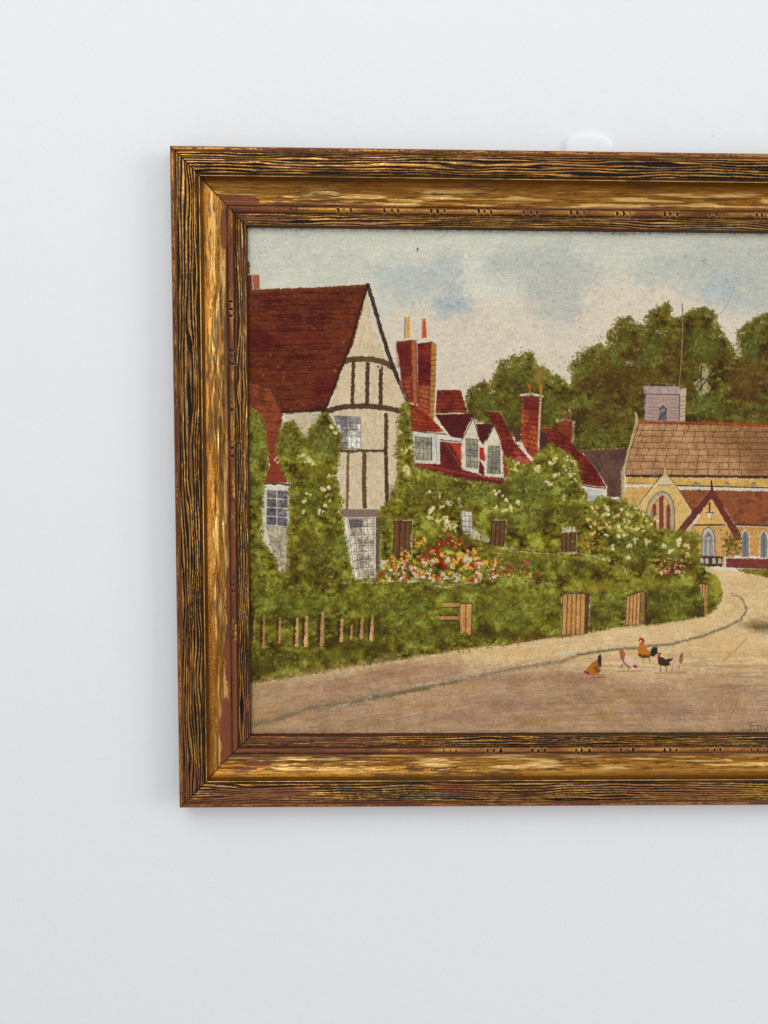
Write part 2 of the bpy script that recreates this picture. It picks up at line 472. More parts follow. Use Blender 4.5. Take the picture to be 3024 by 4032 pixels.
for k in range(24):
    t = (k + 0.7) / 24
    l = T('A', (750, 1350))[0] * (1 - t) + T('D', (760, 690))[0] * t
    r = T('B', (70, 1330))[0] * (1 - t) + T('D', (1430, 640))[0] * t
    m = 9
    sag = np.sin(np.linspace(0, math.pi, m + 1)) * rng.uniform(-3, 4)
    ln = np.array([l + (r - l) * j / m for j in range(m + 1)])
    ln[:, 1] += sag + rng.normal(0, 1.1, m + 1)
    i0 = rng.integers(0, 3)
    stroke(ln[i0:m + 1 - rng.integers(0, 2)], rng.uniform(1.2, 2.4), (46, 22, 14), 0.62, 0.22, rag=1.2)
    if k % 2:
        stroke(ln[:6] + [rng.uniform(0, 100), 4], 2.2, (124, 66, 30), 0.35, 0.4, rag=1.4)
    if k % 3 == 0:
        stroke(ln[3:] + [0, 5], 3, (122, 36, 22), 0.35, 0.35, rag=1.4)
for q in ((1070, 400), (1075, 350), (960, 200), (1130, 640), (1220, 600), (1245, 610), (1555, 95), (1490, 330), (900, 370), (1020, 300)):
    p = T('D', q)[0]
    for k in range(4):
        dab(p[0] + rng.normal(0, 2), p[1] + rng.normal(0, 2), rng.uniform(0.5, 1.0), rgb((190, 150, 124)), 0.8)
for k in range(22):
    p = T('A', (rng.uniform(775, 850), rng.uniform(1420, 1520)))[0]
    dab(p[0], p[1], 0.7, rgb((180, 150, 128)), 0.6)
# its chimney cut by the frame
fill(T('A', (740, 1090), (795, 1100), (800, 1200), (740, 1205)), (132, 88, 30))
fill(T('A', (815, 1208), (870, 1205), (878, 1325), (825, 1332)), (168, 92, 70))
fill(T('A', (740, 1208), (812, 1212), (815, 1335), (740, 1338)), (112, 58, 30))
# gable wall
wall1 = J(T('B', (98, 1320)), T('E', (130, -60), (205, 110), (300, 340), (420, 605), (380, 680), (350, 760), (345, 1000), (352, 1200), (320, 1370), (240, 1450), (0, 1462)),
          T('D', (1545, 1470), (1520, 1200), (1530, 1000), (1480, 760), (1470, 690), (1440, 640), (1560, 290), (1640, 110)))
fill(wall1, (204, 184, 150), rag=1.4, var=0.08, streak=NV, relief=0.05)
for k in range(26):
    p = T('E', (rng.uniform(-80, 330), rng.uniform(100, 1430)))[0]
    soft(p[0], p[1], rng.uniform(6, 14), rng.uniform(10, 26), [(214, 196, 160), (194, 170, 134), (206, 182, 150)][k % 3], 0.45, 0.7)
fill(J(T('D', (1060, 690), (1400, 680), (1380, 760), (1240, 910), (1150, 770))), (196, 178, 146), rag=1.4)
TIM = (70, 46, 26)


def timber(pts, w, col=TIM, spec=True):
    if spec:
        bare(pts + [w * 0.55, 0], 3.4, 0.58)
        bare(pts - [w * 0.55, 0], 3.4, 0.6)
    stroke(pts, w, col, 0.95, 0.12, rag=1.1, var=0.25)


def tw(z):
    return z / 2.07375 * 0.2 * SPM


timber(T('E', (98, 275), (95, 590)), tw(34))
timber(T('E', (208, 300), (205, 600)), tw(34))
timber(T('D', (1642, 262), (1632, 610)), tw(30))
timber(T('E', (250, 690), (248, 1000), (258, 1450)), tw(32))
timber(T('E', (72, 1010), (70, 1250), (75, 1440)), tw(36), (92, 62, 34))
timber(T('D', (1598, 1010), (1590, 1460)), tw(24), (112, 84, 50))
stroke(J(T('D', (1560, 258), (1620, 240)), T('E', (0, 238), (120, 235), (220, 258), (300, 300))), tw(46), (84, 60, 32), 0.95, 0.1, rag=1.2, var=0.25)
stroke(J(T('D', (1400, 672), (1500, 640), (1600, 622)), T('E', (0, 622), (120, 620), (280, 640), (385, 668))), tw(44), (74, 50, 28), 0.95, 0.1, rag=1.2, var=0.25)
bare(J(T('D', (1480, 680), (1600, 655)), T('E', (0, 655), (150, 660), (340, 695))), 3, 0.55)
stroke(J(T('D', (1530, 985), (1640, 990)), T('E', (0, 985), (230, 985))), tw(24), (72, 50, 32), 0.9, 0.15, rag=1.2)
bare(J(T('D', (1530, 965)), T('E', (220, 962))), 3, 0.6)
# barge boards
bare(J(T('B', (140, 1290)), T('E', (240, -20), (450, 560))), 5, 0.5)
stroke(J(T('B', (100, 1290)), T('E', (205, -10), (300, 290), (432, 590))), tw(34), (62, 42, 28), 0.97, 0.08, rag=1.2, var=0.25)
stroke(J(T('B', (98, 1292), (0, 1610)), T('D', (1640, 40), (1560, 260), (1410, 655))), tw(22), (62, 34, 22), 0.95, 0.1, rag=1.2)
stroke(T('D', (1095, 672), (1400, 655)), tw(22), (66, 34, 20), 0.9, 0.15, rag=1.2)
for q, cc in (((183, 297), (150, 30, 60)), ((203, 292), (226, 214, 214)), ((200, 310), (226, 214, 214))):
    p = T('E', q)[0]
    dab(p[0], p[1], 2.2, rgb(cc), 0.95)
# upper window of the gable
q = J(T('D', (1496, 698)), T('E', (40, 710), (42, 968)), T('D', (1528, 968)))
lattice_window(q, 5, 5, [(140, 132, 124), (198, 190, 174), (216, 208, 192)], (64, 58, 56), 1.1)
fill(J(T('D', (1480, 700)), T('E', (42, 715), (42, 765)), T('D', (1500, 770))), (104, 94, 94), alpha=0.6)
stroke(J(T('D', (1530, 800)), T('E', (36, 795))), 2, (206, 196, 176), 0.8, 0.3)
stroke(T('D', (1598, 720), (1602, 960)), 2, (206, 196, 176), 0.8, 0.3)
stroke(T('D', (1655, 720), (1655, 960)), 2, (206, 196, 176), 0.7, 0.3)
# purple lintel and ground floor bay
fill(J(T('D', (1540, 1462)), T('E', (190, 1462), (180, 1528)), T('D', (1550, 1530))), (134, 108, 96))
bay = J(T('D', (1565, 1535)), T('E', (170, 1535)), T('H', (170, 370), (-20, 380)))
fill(bay, (204, 194, 174), rag=1.5)
q = J(T('G', (1590, -120)), T('H', (152, -120), (150, 340)), T('G', (1650, 360)))
lattice_window(q, 4, 7, [(150, 132, 110), (184, 168, 144), (204, 192, 170)], (66, 56, 50), 1.3)
for i in range(5):
    a_, b_ = q[0] + (q[1] - q[0]) * i / 4, q[3] + (q[2] - q[3]) * i / 4
    stroke(np.array([a_, b_]) + [2.2, 0], 1.6, (222, 214, 198), 0.85, 0.25)
for i in range(8):
    a_, b_ = q[0] + (q[3] - q[0]) * i / 7, q[1] + (q[2] - q[1]) * i / 7
    stroke(np.array([a_, b_]) + [0, 2.2], 1.5, (222, 214, 198), 0.75, 0.3)
stroke(np.array([q[0], q[3]]) - [2, 0], 3.5, (222, 214, 200), 0.9, 0.3)
fill(T('E', (-60, 1545), (60, 1545), (60, 1610), (-40, 1620)), (86, 76, 78), alpha=0.8)
stroke(J(T('E', (182, 1540)), T('H', (180, 300))), tw(34), (88, 70, 64), 0.95, rag=1.0)
bare(T('H', (158, 0), (158, 330)), 3, 0.55)

# ---- low roof at the far left and its window
r2 = T('D', (740, 415), (800, 425), (970, 480), (1030, 590), (1062, 690), (1050, 800), (1000, 1000), (1060, 1110), (1110, 1245), (910, 1245), (960, 1100), (930, 950), (860, 700), (740, 640))
fill(r2, [(112, 52, 30), (132, 64, 34), (146, 74, 40), (128, 58, 36)], streak=NH, rag=1.2)
fill(T('D', (930, 850), (1040, 840), (1010, 980), (1060, 1110), (1110, 1245), (910, 1245), (960, 1100)), (134, 54, 36), alpha=0.7, rag=2)
for k in range(9):
    y = 500 + k * 82
    stroke(T('D', (760, y - 60), (900, y), (1075, y + 12)), 1.7, (54, 30, 22), 0.75, 0.2, rag=1.2)
stroke(T('D', (780, 420), (960, 470), (1010, 570), (1062, 695)), 3.0, (74, 48, 26), 0.9, rag=1.0)
stroke(T('D', (905, 1250), (1040, 1255), (1180, 1272)), 5, (58, 36, 22), 0.9, 0.1, rag=1.3)
fill(J(T('D', (880, 1275), (1125, 1285), (1125, 1659)), T('G', (1112, 150), (1100, 335), (1030, 335), (1005, 200), (920, 110), (900, 0)), T('D', (880, 1500))), (204, 194, 172), rag=1.6)
lattice_window(T('D', (932, 1300), (1110, 1310), (1105, 1605), (928, 1590)), 2, 4, [(80, 72, 76), (98, 90, 90), (122, 112, 106)], (204, 196, 178), 2.8)
for k in range(10):
    p = T('D', (rng.uniform(1000, 1090), rng.uniform(1340, 1560)))[0]
    stroke(np.array([p, p + [rng.uniform(-3, 3), rng.uniform(3, 8)]]), 1.2, (178, 170, 156), 0.7, 0.2)
lattice_window(T('G', (930, -60), (1105, -50), (1105, 320), (1030, 320)), 2, 3, [(170, 154, 126), (184, 172, 146)], (116, 100, 82), 1.4)

# ---- red roofed cottages in the middle
stackL = T('E', (335, 92), (490, 75), (512, 600), (440, 590), (380, 470), (350, 200), (332, 150))
bare(stackL, 6, 0.5, close=True)
fill(stackL, [(92, 28, 22), (112, 40, 27), (128, 57, 34)], streak=NH)
fill(T('E', (340, 120), (460, 100), (455, 300), (352, 300)), (92, 24, 24), alpha=0.7, soft=14, rag=2)
fill(T('E', (375, 400), (455, 380), (455, 600), (440, 590)), (176, 86, 50), alpha=0.7, soft=8, rag=2)
courses(T('E', (345, 250)), T('E', (430, 590)), T('E', (455, 250)), T('E', (455, 590)), 9, (58, 26, 20), 1.1, 0.7)
fill(T('E', (458, 80), (500, 85), (505, 590), (490, 620), (470, 600)), (160, 92, 56), rag=0.8)
stackR = T('E', (505, 110), (625, 92), (660, 110), (610, 700), (510, 640))
bare(T('E', (672, 92), (660, 470)), 7, 0.48)
fill(stackR, [(92, 24, 22), (108, 33, 24), (122, 46, 27)], streak=NH)
fill(T('E', (505, 460), (605, 460), (600, 700), (510, 650)), (178, 98, 56), alpha=0.85, soft=10, rag=2)
courses(T('E', (508, 330)), T('E', (512, 650)), T('E', (612, 330)), T('E', (602, 690)), 9, (62, 30, 22), 1.2, 0.75, bricks=3)
fill(T('E', (622, 100), (662, 112), (655, 420), (636, 750), (604, 730), (612, 420)), (170, 118, 56), rag=0.8)
for k in range(13):
    y = 200 + k * 42
    stroke(T('E', (612 - k * 0.5, y), (632, y + 6), (658 - k * 1.3, y - 2)), 1.6, (66, 42, 24), 0.8, 0.1)
bare(T('E', (340, 85), (440, 66), (560, 82), (670, 90)), 5, 0.5)
stroke(T('E', (495, 110), (505, 600)), 1.6, (66, 28, 20), 0.7)
fill(J(T('B', (416, 1556), (442, 1556)), T('E', (446, 62), (414, 66))), (206, 152, 44))
stroke(J(T('B', (405, 1555)), T('E', (402, 64))), 2.4, (62, 44, 32), 0.85, 0.2)
fill(J(T('B', (552, 1566), (574, 1566)), T('E', (580, 62), (546, 66))), (190, 84, 34))
stroke(J(T('B', (546, 1566)), T('E', (542, 66))), 1.6, (110, 52, 36), 0.7, 0.2)
# roofs
bare(T('E', (660, 490), (860, 482), (915, 660)), 5, 0.5)
ra = T('E', (668, 490), (858, 486), (912, 672), (650, 682))
fill(ra, [(96, 32, 20), (120, 46, 25), (134, 56, 30)], streak=NH)
courses(T('E', (666, 490)), T('E', (652, 682)), T('E', (860, 490)), T('E', (908, 672)), 6, (66, 26, 20), 1.3, 0.7, dry=0.15)
rb = T('E', (438, 600), (500, 618), (590, 690), (725, 832), (560, 830), (450, 808))
fill(rb, [(124, 40, 24), (144, 54, 28), (160, 76, 40)], streak=NH)
courses(T('E', (440, 610)), T('E', (455, 810)), T('E', (520, 640)), T('E', (720, 832)), 6, (84, 30, 22), 1.4, 0.7, dry=0.2)
stroke(T('E', (450, 815), (590, 838), (740, 850)), 3.5, (84, 48, 28), 0.9, 0.15)
fill(T('E', (648, 688), (972, 682), (905, 800), (872, 885), (780, 870), (700, 770)), (80, 28, 26), var=0.14, streak=NH)
fill(T('E', (985, 765), (1132, 768), (1085, 870), (1045, 935), (1010, 900)), (82, 30, 26), var=0.12)
rc = T('E', (1065, 662), (1178, 672), (1235, 790), (1310, 930), (1445, 1085), (1425, 1112), (1300, 1065), (1215, 1030), (1150, 830))
fill(rc, [(100, 30, 21), (118, 40, 26), (134, 55, 32)], streak=NH)
fill(T('E', (1300, 960), (1445, 1085), (1425, 1112), (1310, 1065)), (186, 92, 76), alpha=0.75, soft=10, rag=2)
courses(T('E', (1070, 665)), T('E', (1290, 1060)), T('E', (1178, 672)), T('E', (1420, 1060)), 10, (64, 24, 20), 1.4, 0.75, bricks=3)
stroke(T('E', (1065, 660), (1180, 665), (1240, 790), (1310, 930)), 2, (196, 150, 120), 0.6, 0.4)
rd = T('E', (470, 1085), (690, 1095), (690, 905), (780, 920), (870, 920), (880, 1140), (1050, 1190), (1215, 1210), (1205, 1262), (1050, 1240), (820, 1205), (620, 1150), (470, 1112))
fill(rd, [(86, 30, 25), (102, 36, 29), (116, 44, 34)], streak=NH)
fill(T('E', (775, 925), (865, 930), (862, 1080), (840, 1040)), (178, 58, 34), rag=1.2)
fill(T('E', (1010, 960), (1050, 960), (1060, 1080), (1010, 1050)), (166, 46, 32), rag=1.2)
stroke(T('E', (740, 930), (860, 1110)), 3, (148, 88, 62), 0.5)
stroke(T('E', (475, 1092), (640, 1120), (860, 1165), (1060, 1200), (1210, 1225)), 5, (160, 60, 46), 0.8, 0.15, rag=1.2)
stroke(T('E', (480, 1128), (640, 1160), (860, 1215), (1060, 1250), (1210, 1268)), 4.2, (66, 34, 22), 0.92, 0.1, rag=1.3)
bare(T('E', (540, 1165), (700, 1200), (850, 1235)), 5, 0.5)
fill(T('E', (1200, 1000), (1215, 1030), (1270, 1180), (1215, 1210)), (150, 48, 36), rag=1.5)
stroke(T('E', (690, 895), (780, 905), (880, 912)), 2.2, (52, 32, 26), 0.9)
bare(T('E', (690, 880), (870, 890)), 4, 0.55)
# dormers
fill(T('E', (452, 832), (685, 852), (692, 1090), (470, 1080)), (200, 194, 176), rag=1.5)
stroke(T('E', (600, 845), (690, 855)), 4, (198, 186, 160), 0.9)
lattice_window(T('E', (485, 868), (622, 880), (622, 1062), (490, 1055)), 4, 4, [(130, 124, 104), (150, 142, 120), (166, 156, 132)], (66, 60, 50), 1.2)
stroke(T('E', (618, 875), (622, 1060)), 3, (72, 72, 70), 0.85, 0.1)
stroke(T('E', (655, 870), (668, 1085)), 1.8, (90, 84, 78), 0.6, 0.25)
for apex, pol, pane in (((962, 715), ((962, 715), (1004, 872), (1008, 1142), (868, 1135), (866, 905)), ((900, 885), (998, 890), (1000, 1125), (905, 1115))),
                        ((1132, 780), ((1132, 780), (1180, 890), (1198, 1202), (1052, 1188), (1068, 905)), ((1085, 945), (1178, 950), (1182, 1175), (1078, 1168)))):
    pp = T('E', *pol)
    bare(pp, 5, 0.45, close=True)
    fill(pp, (206, 194, 168), rag=1.2)
    lattice_window(T('E', *pane), 3, 5, [(126, 122, 104), (150, 142, 120)], (62, 56, 48), 1.3)
    stroke(J(T('E', pol[4]), T('E', apex), T('E', pol[1])), 2.2, (76, 56, 44), 0.9)
fill(T('E', (1012, 1060), (1052, 1120), (1050, 1190), (1005, 1165)), (104, 32, 30))
# third chimney
fill(T('E', (1285, 815), (1352, 802), (1352, 905), (1310, 915)), (88, 52, 42))
ch3 = T('E', (1368, 545), (1505, 548), (1492, 980), (1470, 1060), (1400, 1000), (1355, 900))
bare(ch3, 5, 0.5, close=True)
fill(ch3, [(138, 48, 30), (154, 62, 34), (170, 80, 42)], streak=NH)
fill(T('E', (1370, 550), (1500, 550), (1495, 660), (1368, 660)), (98, 34, 32), alpha=0.8, soft=12, rag=2)
fill(T('E', (1430, 780), (1490, 780), (1480, 1050), (1420, 1000)), (186, 100, 46), alpha=0.5, soft=12, rag=2)
courses(T('E', (1366, 600)), T('E', (1400, 1000)), T('E', (1502, 600)), T('E', (1480, 1040)), 10, (64, 30, 22), 1.3, 0.8, bricks=3)
stroke(T('E', (1512, 560), (1500, 780), (1496, 970)), 5, (206, 178, 148), 0.9, 0.15)
stroke(T('E', (1352, 530), (1430, 520), (1525, 540)), 6, (212, 200, 182), 0.9, 0.25)
stroke(T('E', (1370, 545), (1500, 550)), 1.6, (80, 48, 40), 0.7)
stroke(T('E', (1420, 448), (1426, 512)), 6, (182, 92, 36), 0.9)
stroke(T('E', (1512, 450), (1515, 535)), 6, (178, 126, 44), 0.9)
fill(T('E', (1508, 815), (1560, 850), (1600, 920), (1560, 960), (1500, 985)), (78, 44, 38), rag=1.2)
# fourth roof and its chimney
re_ = J(T('E', (1520, 798), (1600, 805)), T('F', (0, 800), (60, 840), (135, 945), (215, 1000), (300, 1110), (380, 1242), (270, 1235), (165, 1215), (150, 1060), (40, 960)), T('E', (1600, 935)))
fill(re_, [(94, 28, 21), (110, 36, 25), (126, 48, 31)], streak=NH)
courses(T('E', (1530, 805)), T('F', (170, 1215)), T('F', (40, 830)), T('F', (370, 1235)), 10, (62, 22, 20), 1.4, 0.75, bricks=3)
stroke(T('E', (1520, 796), (1600, 802)), 3, (170, 84, 44), 0.8)
fill(T('F', (-10, 730), (95, 725), (98, 880), (40, 825), (-10, 795)), [(120, 48, 28), (140, 62, 34)], streak=NH)
stroke(T('F', (112, 735), (108, 885)), 5, (178, 122, 88), 0.9, 0.1)
bare(T('F', (125, 735), (122, 890)), 4, 0.5)
bare(T('F', (-10, 712), (60, 708), (125, 725)), 6, 0.4)
for x in (45, 90):
    stroke(T('F', (x, 640), (x + 5, 705)), 4, (150, 74, 44), 0.9)
    bare(T('F', (x - 3, 635), (x + 3, 650)), 5, 0.4)
fill(T('F', (190, 1248), (345, 1268), (345, 1320), (240, 1375), (205, 1320)), (186, 184, 168), rag=1.3)
stroke(T('F', (165, 1222), (270, 1245), (370, 1252)), 3, (58, 34, 26), 0.9)
bare(T('F', (190, 1250), (350, 1265)), 4, 0.5)
fill(T('F', (240, 1310), (320, 1310), (300, 1350), (240, 1375)), (148, 158, 160), alpha=0.7)
# dark barn
fill(T('F', (185, 962), (330, 948), (545, 942), (520, 1100), (505, 1325), (380, 1320), (385, 1240), (300, 1105), (215, 1000)), [(88, 58, 48), (98, 70, 58), (108, 74, 54)], streak=NH)
bare(T('F', (190, 950), (540, 936)), 4, 0.58, (196, 170, 140))
stroke(T('F', (505, 1100), (490, 1330)), 3, (160, 96, 56), 0.6, 0.2)

# ---- church
fill(T('F', (690, 500), (955, 505), (955, 728), (680, 718)), (168, 140, 130), rag=1.2, var=0.07, streak=NH)
bare(T('F', (665, 440), (690, 500), (680, 712)), 4, 0.5)
fill(T('F', (668, 442), (955, 446), (955, 505), (690, 502), (670, 480)), (176, 150, 140), rag=1.2)
fill(T('F', (955, 470), (1012, 462), (1000, 732), (950, 728)), (188, 166, 138), rag=1.2)
for a, w in ((((690, 436), (955, 440)), 2.4), (((690, 505), (950, 510)), 2.6), (((958, 510), (955, 715)), 3), (((668, 445), (690, 490)), 1.4), (((690, 500), (678, 715)), 1.8)):
    stroke(T('F', *a), w, (70, 60, 58), 0.85, 0.2)
for x in (720, 785, 805, 865, 930):
    stroke(T('F', (x, 450), (x + 3, 498)), 1.3, (110, 90, 88), 0.8)
for y in (540, 575, 610, 635, 660, 690):
    stroke(T('F', (705, y), (790, y + 3)), 1.5, (112, 88, 90), 0.75, 0.25)
    stroke(T('F', (870, y + 6), (945, y + 4)), 1.5, (112, 88, 90), 0.7, 0.25)
    stroke(T('F', (965, y - 10), (1005, y - 14)), 1.6, (92, 80, 70), 0.75, 0.15)
fill(T('F', (785, 718), (800, 660), (800, 615), (825, 598), (855, 620), (855, 718)), (98, 92, 92))
stroke(T('F', (800, 625), (825, 600), (855, 625), (845, 655), (810, 680), (795, 715)), 2.6, (54, 50, 52), 0.9)
stroke(T('F', (815, 640), (838, 630)), 3, (170, 160, 154), 0.8)
bare(T('F', (670, 425), (800, 420), (950, 440)), 4, 0.56, (196, 180, 150))
croof = T('F', (625, 742), (1000, 748), (1659, 768), (3300, 800), (3300, 1190), (1659, 1155), (520, 1142))
fill(croof, [(162, 118, 76), (176, 130, 88), (186, 140, 96)], var=0.06, streak=NH, rag=1.2)
b, c = cover(T('F', (1190, 800), (1500, 775), (3300, 810), (3300, 1180), (1500, 1150), (1480, 1000), (1250, 900)), 40, 4, 10)
lay(b, c * 0.75, ramp(0.5 + 0.5 * NHb[b] + 0.3 * NH[b], [(104, 68, 38), (124, 82, 46), (138, 92, 54), (116, 84, 54)]), 0.1, NH)
ys = [745, 795, 840, 886, 935, 987, 1040, 1098, 1142]
for k in range(1, 9):
    y0, y1 = ys[k - 1], ys[k]
    lx = 622 - (y1 - 745) * 0.25
    ln = T('F', *[(lx + (2950 - lx) * j / 22, y1 + j * 1.1 + rng.normal(0, 3)) for j in range(23)])
    if k < 8:
        stroke(ln, 1.6, (66, 50, 36), 0.8, 0.12, rag=1.0)
    x = lx + rng.uniform(20, 90)
    while x < 2900:
        dy = (x - lx) / 2300 * 22
        stroke(T('F', (x, y0 + dy), (x - 12 + rng.normal(0, 4), y1 + dy)), 1.5, (66, 52, 38), 0.75 if x < 1500 else 0.45, 0.1, rag=0.8)
        x += rng.uniform(68, 98)
stroke(T('F', (640, 733), (900, 732), (1200, 735), (1659, 758), (3300, 790)), 6, (160, 68, 28), 0.92, 0.08, rag=1.2, var=0.2)
stroke(T('F', (610, 660), (620, 715), (600, 790), (555, 960), (510, 1125), (512, 1250), (505, 1370)), 6.5, (184, 158, 112), 0.95, 0.08, rag=1.2)
stroke(T('F', (635, 745), (565, 960), (530, 1130)), 1.8, (70, 58, 44), 0.85)
bare(T('F', (500, 1090), (498, 1380)), 3, 0.55)
# clerestory wall, eaves
fill(T('F', (535, 1165), (1659, 1180), (3300, 1215), (3300, 1280), (1659, 1245), (535, 1225)), (200, 160, 84), rag=1.2, var=0.12)
stroke(T('F', (540, 1155), (1100, 1158), (1659, 1165), (3300, 1198)), 7, (68, 36, 20), 0.95, 0.05, rag=1.2, var=0.25)
stroke(T('F', (540, 1230), (740, 1225)), 3.5, (198, 184, 156), 0.9, 0.2)
stroke(T('F', (900, 1250), (1200, 1255), (1659, 1265), (3300, 1300)), 4, (204, 190, 164), 0.9, 0.2)
stroke(T('F', (920, 1232), (1200, 1238), (1659, 1250), (3300, 1285)), 3.2, (60, 42, 34), 0.95, 0.08)
stroke(T('F', (540, 1212), (700, 1215)), 2.5, (80, 58, 44), 0.7, 0.4)
for x in (1088, 1337, 1545, 1760, 1980, 2200, 2420, 2640, 2860):
    p = T('F', (x, 1222 + max(0, x - 1545) * 0.03))[0]
    dab(p[0], p[1], 5.5, rgb((138, 128, 116)), 0.95)
    stroke(np.array([p + [-5, -1], p + [0, -5], p + [5, -1]]), 1.2, (72, 64, 58), 0.8)
fill(T('F', (540, 1245), (745, 1240), (700, 1300), (610, 1405), (500, 1360)), (192, 152, 86), rag=1.2, var=0.12)
fill(T('F', (760, 1120), (800, 1150), (750, 1160)), (122, 100, 110))
# aisle roof
aisle = T('F', (930, 1265), (1190, 1268), (1659, 1278), (3300, 1312), (3300, 1590), (1659, 1550), (1400, 1545), (1050, 1440))
fill(aisle, [(118, 66, 38), (136, 78, 46), (148, 82, 48), (128, 70, 40)], streak=NHb, rag=1.2)
for k in range(40):
    x, y = rng.uniform(1290, 2850), rng.uniform(1300, 1520)
    stroke(T('F', (x, y), (x + rng.uniform(60, 180), y + rng.uniform(-4, 10))), rng.uniform(2, 5), [(160, 98, 62), (108, 58, 34), (150, 74, 40)][k % 3], 0.35, 0.3)
stroke(T('F', (1340, 1540), (1659, 1552), (3300, 1592)), 4.5, (76, 48, 36), 0.92, 0.1)
low = T('F', (1330, 1555), (1659, 1562), (3300, 1602), (3300, 1800), (1310, 1790))
fill(low, (190, 142, 80), rag=1.2, var=0.14)
# transept gable with the great window
gab = J(T('F', (842, 1150), (925, 1232), (1050, 1430), (950, 1640), (900, 1700), (780, 1660), (690, 1460), (605, 1410)))
fill(gab, (208, 172, 104), rag=1.3, var=0.08, relief=0.03)
stroke(T('F', (842, 1148), (740, 1265), (610, 1400)), 6, (206, 186, 136), 0.9, 0.12)
stroke(T('F', (800, 1170), (740, 1245), (625, 1395)), 2.4, (74, 58, 42), 0.85, 0.2)
stroke(T('F', (850, 1150), (925, 1235), (1045, 1432)), 6, (206, 182, 128), 0.9, 0.12)
stroke(T('F', (865, 1150), (940, 1250), (1050, 1420)), 2, (92, 70, 46), 0.8, 0.2)
stroke(T('F', (842, 1090), (845, 1150)), 4, (190, 168, 124), 0.9)
fill(T('F', (842, 1160), (895, 1222), (795, 1222)), (204, 188, 160), rag=1)
stroke(T('F', (790, 1228), (905, 1226)), 1.8, (96, 82, 68), 0.7)
arch = [(705, 1611), (700, 1440), (720, 1370), (765, 1310), (820, 1282), (865, 1300), (900, 1360), (915, 1440), (912, 1611)]
fill(T('F', *arch), (200, 164, 104), rag=1.0)
stroke(T('F', *arch), 7, (166, 152, 132), 0.9, 0.12)
stroke(T('F', *[(x * 1.0 + (4 if x > 810 else -4), y - 6) for x, y in arch]), 1.8, (70, 66, 64), 0.85, 0.12)
stroke(T('F', (735, 1611), (735, 1440), (780, 1350), (820, 1310), (862, 1345), (885, 1420), (890, 1611)), 1.8, (84, 76, 70), 0.8, 0.1)
fill(T('F', (705, 1611), (712, 1460), (740, 1440), (735, 1611)), (150, 146, 138), alpha=0.8)
for x, y0, w in ((760, 1390, 8.5), (815, 1330, 10.5), (870, 1395, 8.5)):
    stroke(T('F', (x, y0), (x, 1640)), w, (126, 58, 44), 0.95, rag=0.8)
    stroke(T('F', (x - 18, y0 + 10), (x - 18, 1640)), 1.4, (84, 70, 62), 0.7)
    stroke(T('F', (x + 18, y0 + 10), (x + 18, 1640)), 2.0, (188, 170, 138), 0.7)
# porch
fill(T('F', (1205, 1300), (1330, 1545), (1080, 1545)), (212, 166, 98), rag=1.0)
fill(T('F', (1050, 1545), (1345, 1545), (1400, 1800), (1010, 1800)), (198, 154, 90), rag=1.2, var=0.1)
stroke(T('F', (1075, 1545), (1310, 1542)), 4, (62, 42, 26), 0.95)
for a, w, cc in ((((1212, 1200), (1212, 1300)), 5, (60, 42, 32)), (((1212, 1300), (1130, 1390), (960, 1605)), 17, (104, 48, 38)), (((1214, 1290), (1300, 1430), (1425, 1640)), 17, (108, 48, 38))):
    stroke(T('F', *a), w, cc, 0.97, rag=1.0, var=0.16)
stroke(T('F', (1190, 1275), (1090, 1400)), 3, (150, 110, 62), 0.7)
stroke(T('F', (1240, 1400), (1310, 1560)), 2.5, (196, 172, 130), 0.8, 0.2)
stroke(T('F', (1310, 1400), (1390, 1530)), 2.5, (196, 172, 130), 0.7, 0.3)
stroke(T('F', (1195, 1372), (1195, 1440)), 4.0, (48, 40, 32), 0.95)
fill(T('F', (1172, 1450), (1216, 1450), (1208, 1495), (1182, 1495)), (206, 198, 180))
stroke(T('F', (1165, 1446), (1225, 1446)), 2.4, (54, 46, 40), 0.9)
stroke(T('F', (1172, 1450), (1182, 1498), (1208, 1498), (1216, 1450)), 1.2, (80, 70, 60), 0.8)
door = [(1135, 190), (1135, 20), (1150, -30), (1185, -50), (1220, -25), (1238, 30), (1240, 190)]
fill(T('I', *door), (184, 176, 158), rag=1.0)
fill(T('I', (1150, 190), (1150, 30), (1185, -20), (1222, 30), (1225, 190)), (132, 126, 118), rag=1.2, dry=0.35)
stroke(T('I', *door), 2.2, (72, 62, 54), 0.85, 0.15)
stroke(T('I', (1185, 30), (1185, 185)), 2.4, (206, 198, 182), 0.85, 0.2)
stroke(T('I', (1140, 60), (1238, 60)), 2, (84, 76, 68), 0.7, 0.2)
p = T('I', (1185, 15))[0]
dab(p[0], p[1], 4, rgb((92, 86, 84)), 0.9)
fill(T('I', (1108, 178), (1300, 182), (1300, 265), (1108, 262)), (70, 56, 40), rag=1.0)
for x in (1135, 1175, 1230, 1275):
    fill(T('I', (x - 14, 240), (x - 14, 205), (x, 192), (x + 14, 205), (x + 14, 240)), (190, 176, 156), rag=0.8)
    stroke(T('I', (x, 196), (x, 240)), 2.0, (140, 124, 104), 0.5)
stroke(T('I', (1310, 190), (1310, 270)), 5, (200, 164, 110), 0.9)
fill(T('I', (1325, 196), (3300, 230), (3300, 330), (1325, 272)), (122, 58, 50), rag=1.2, var=0.14)
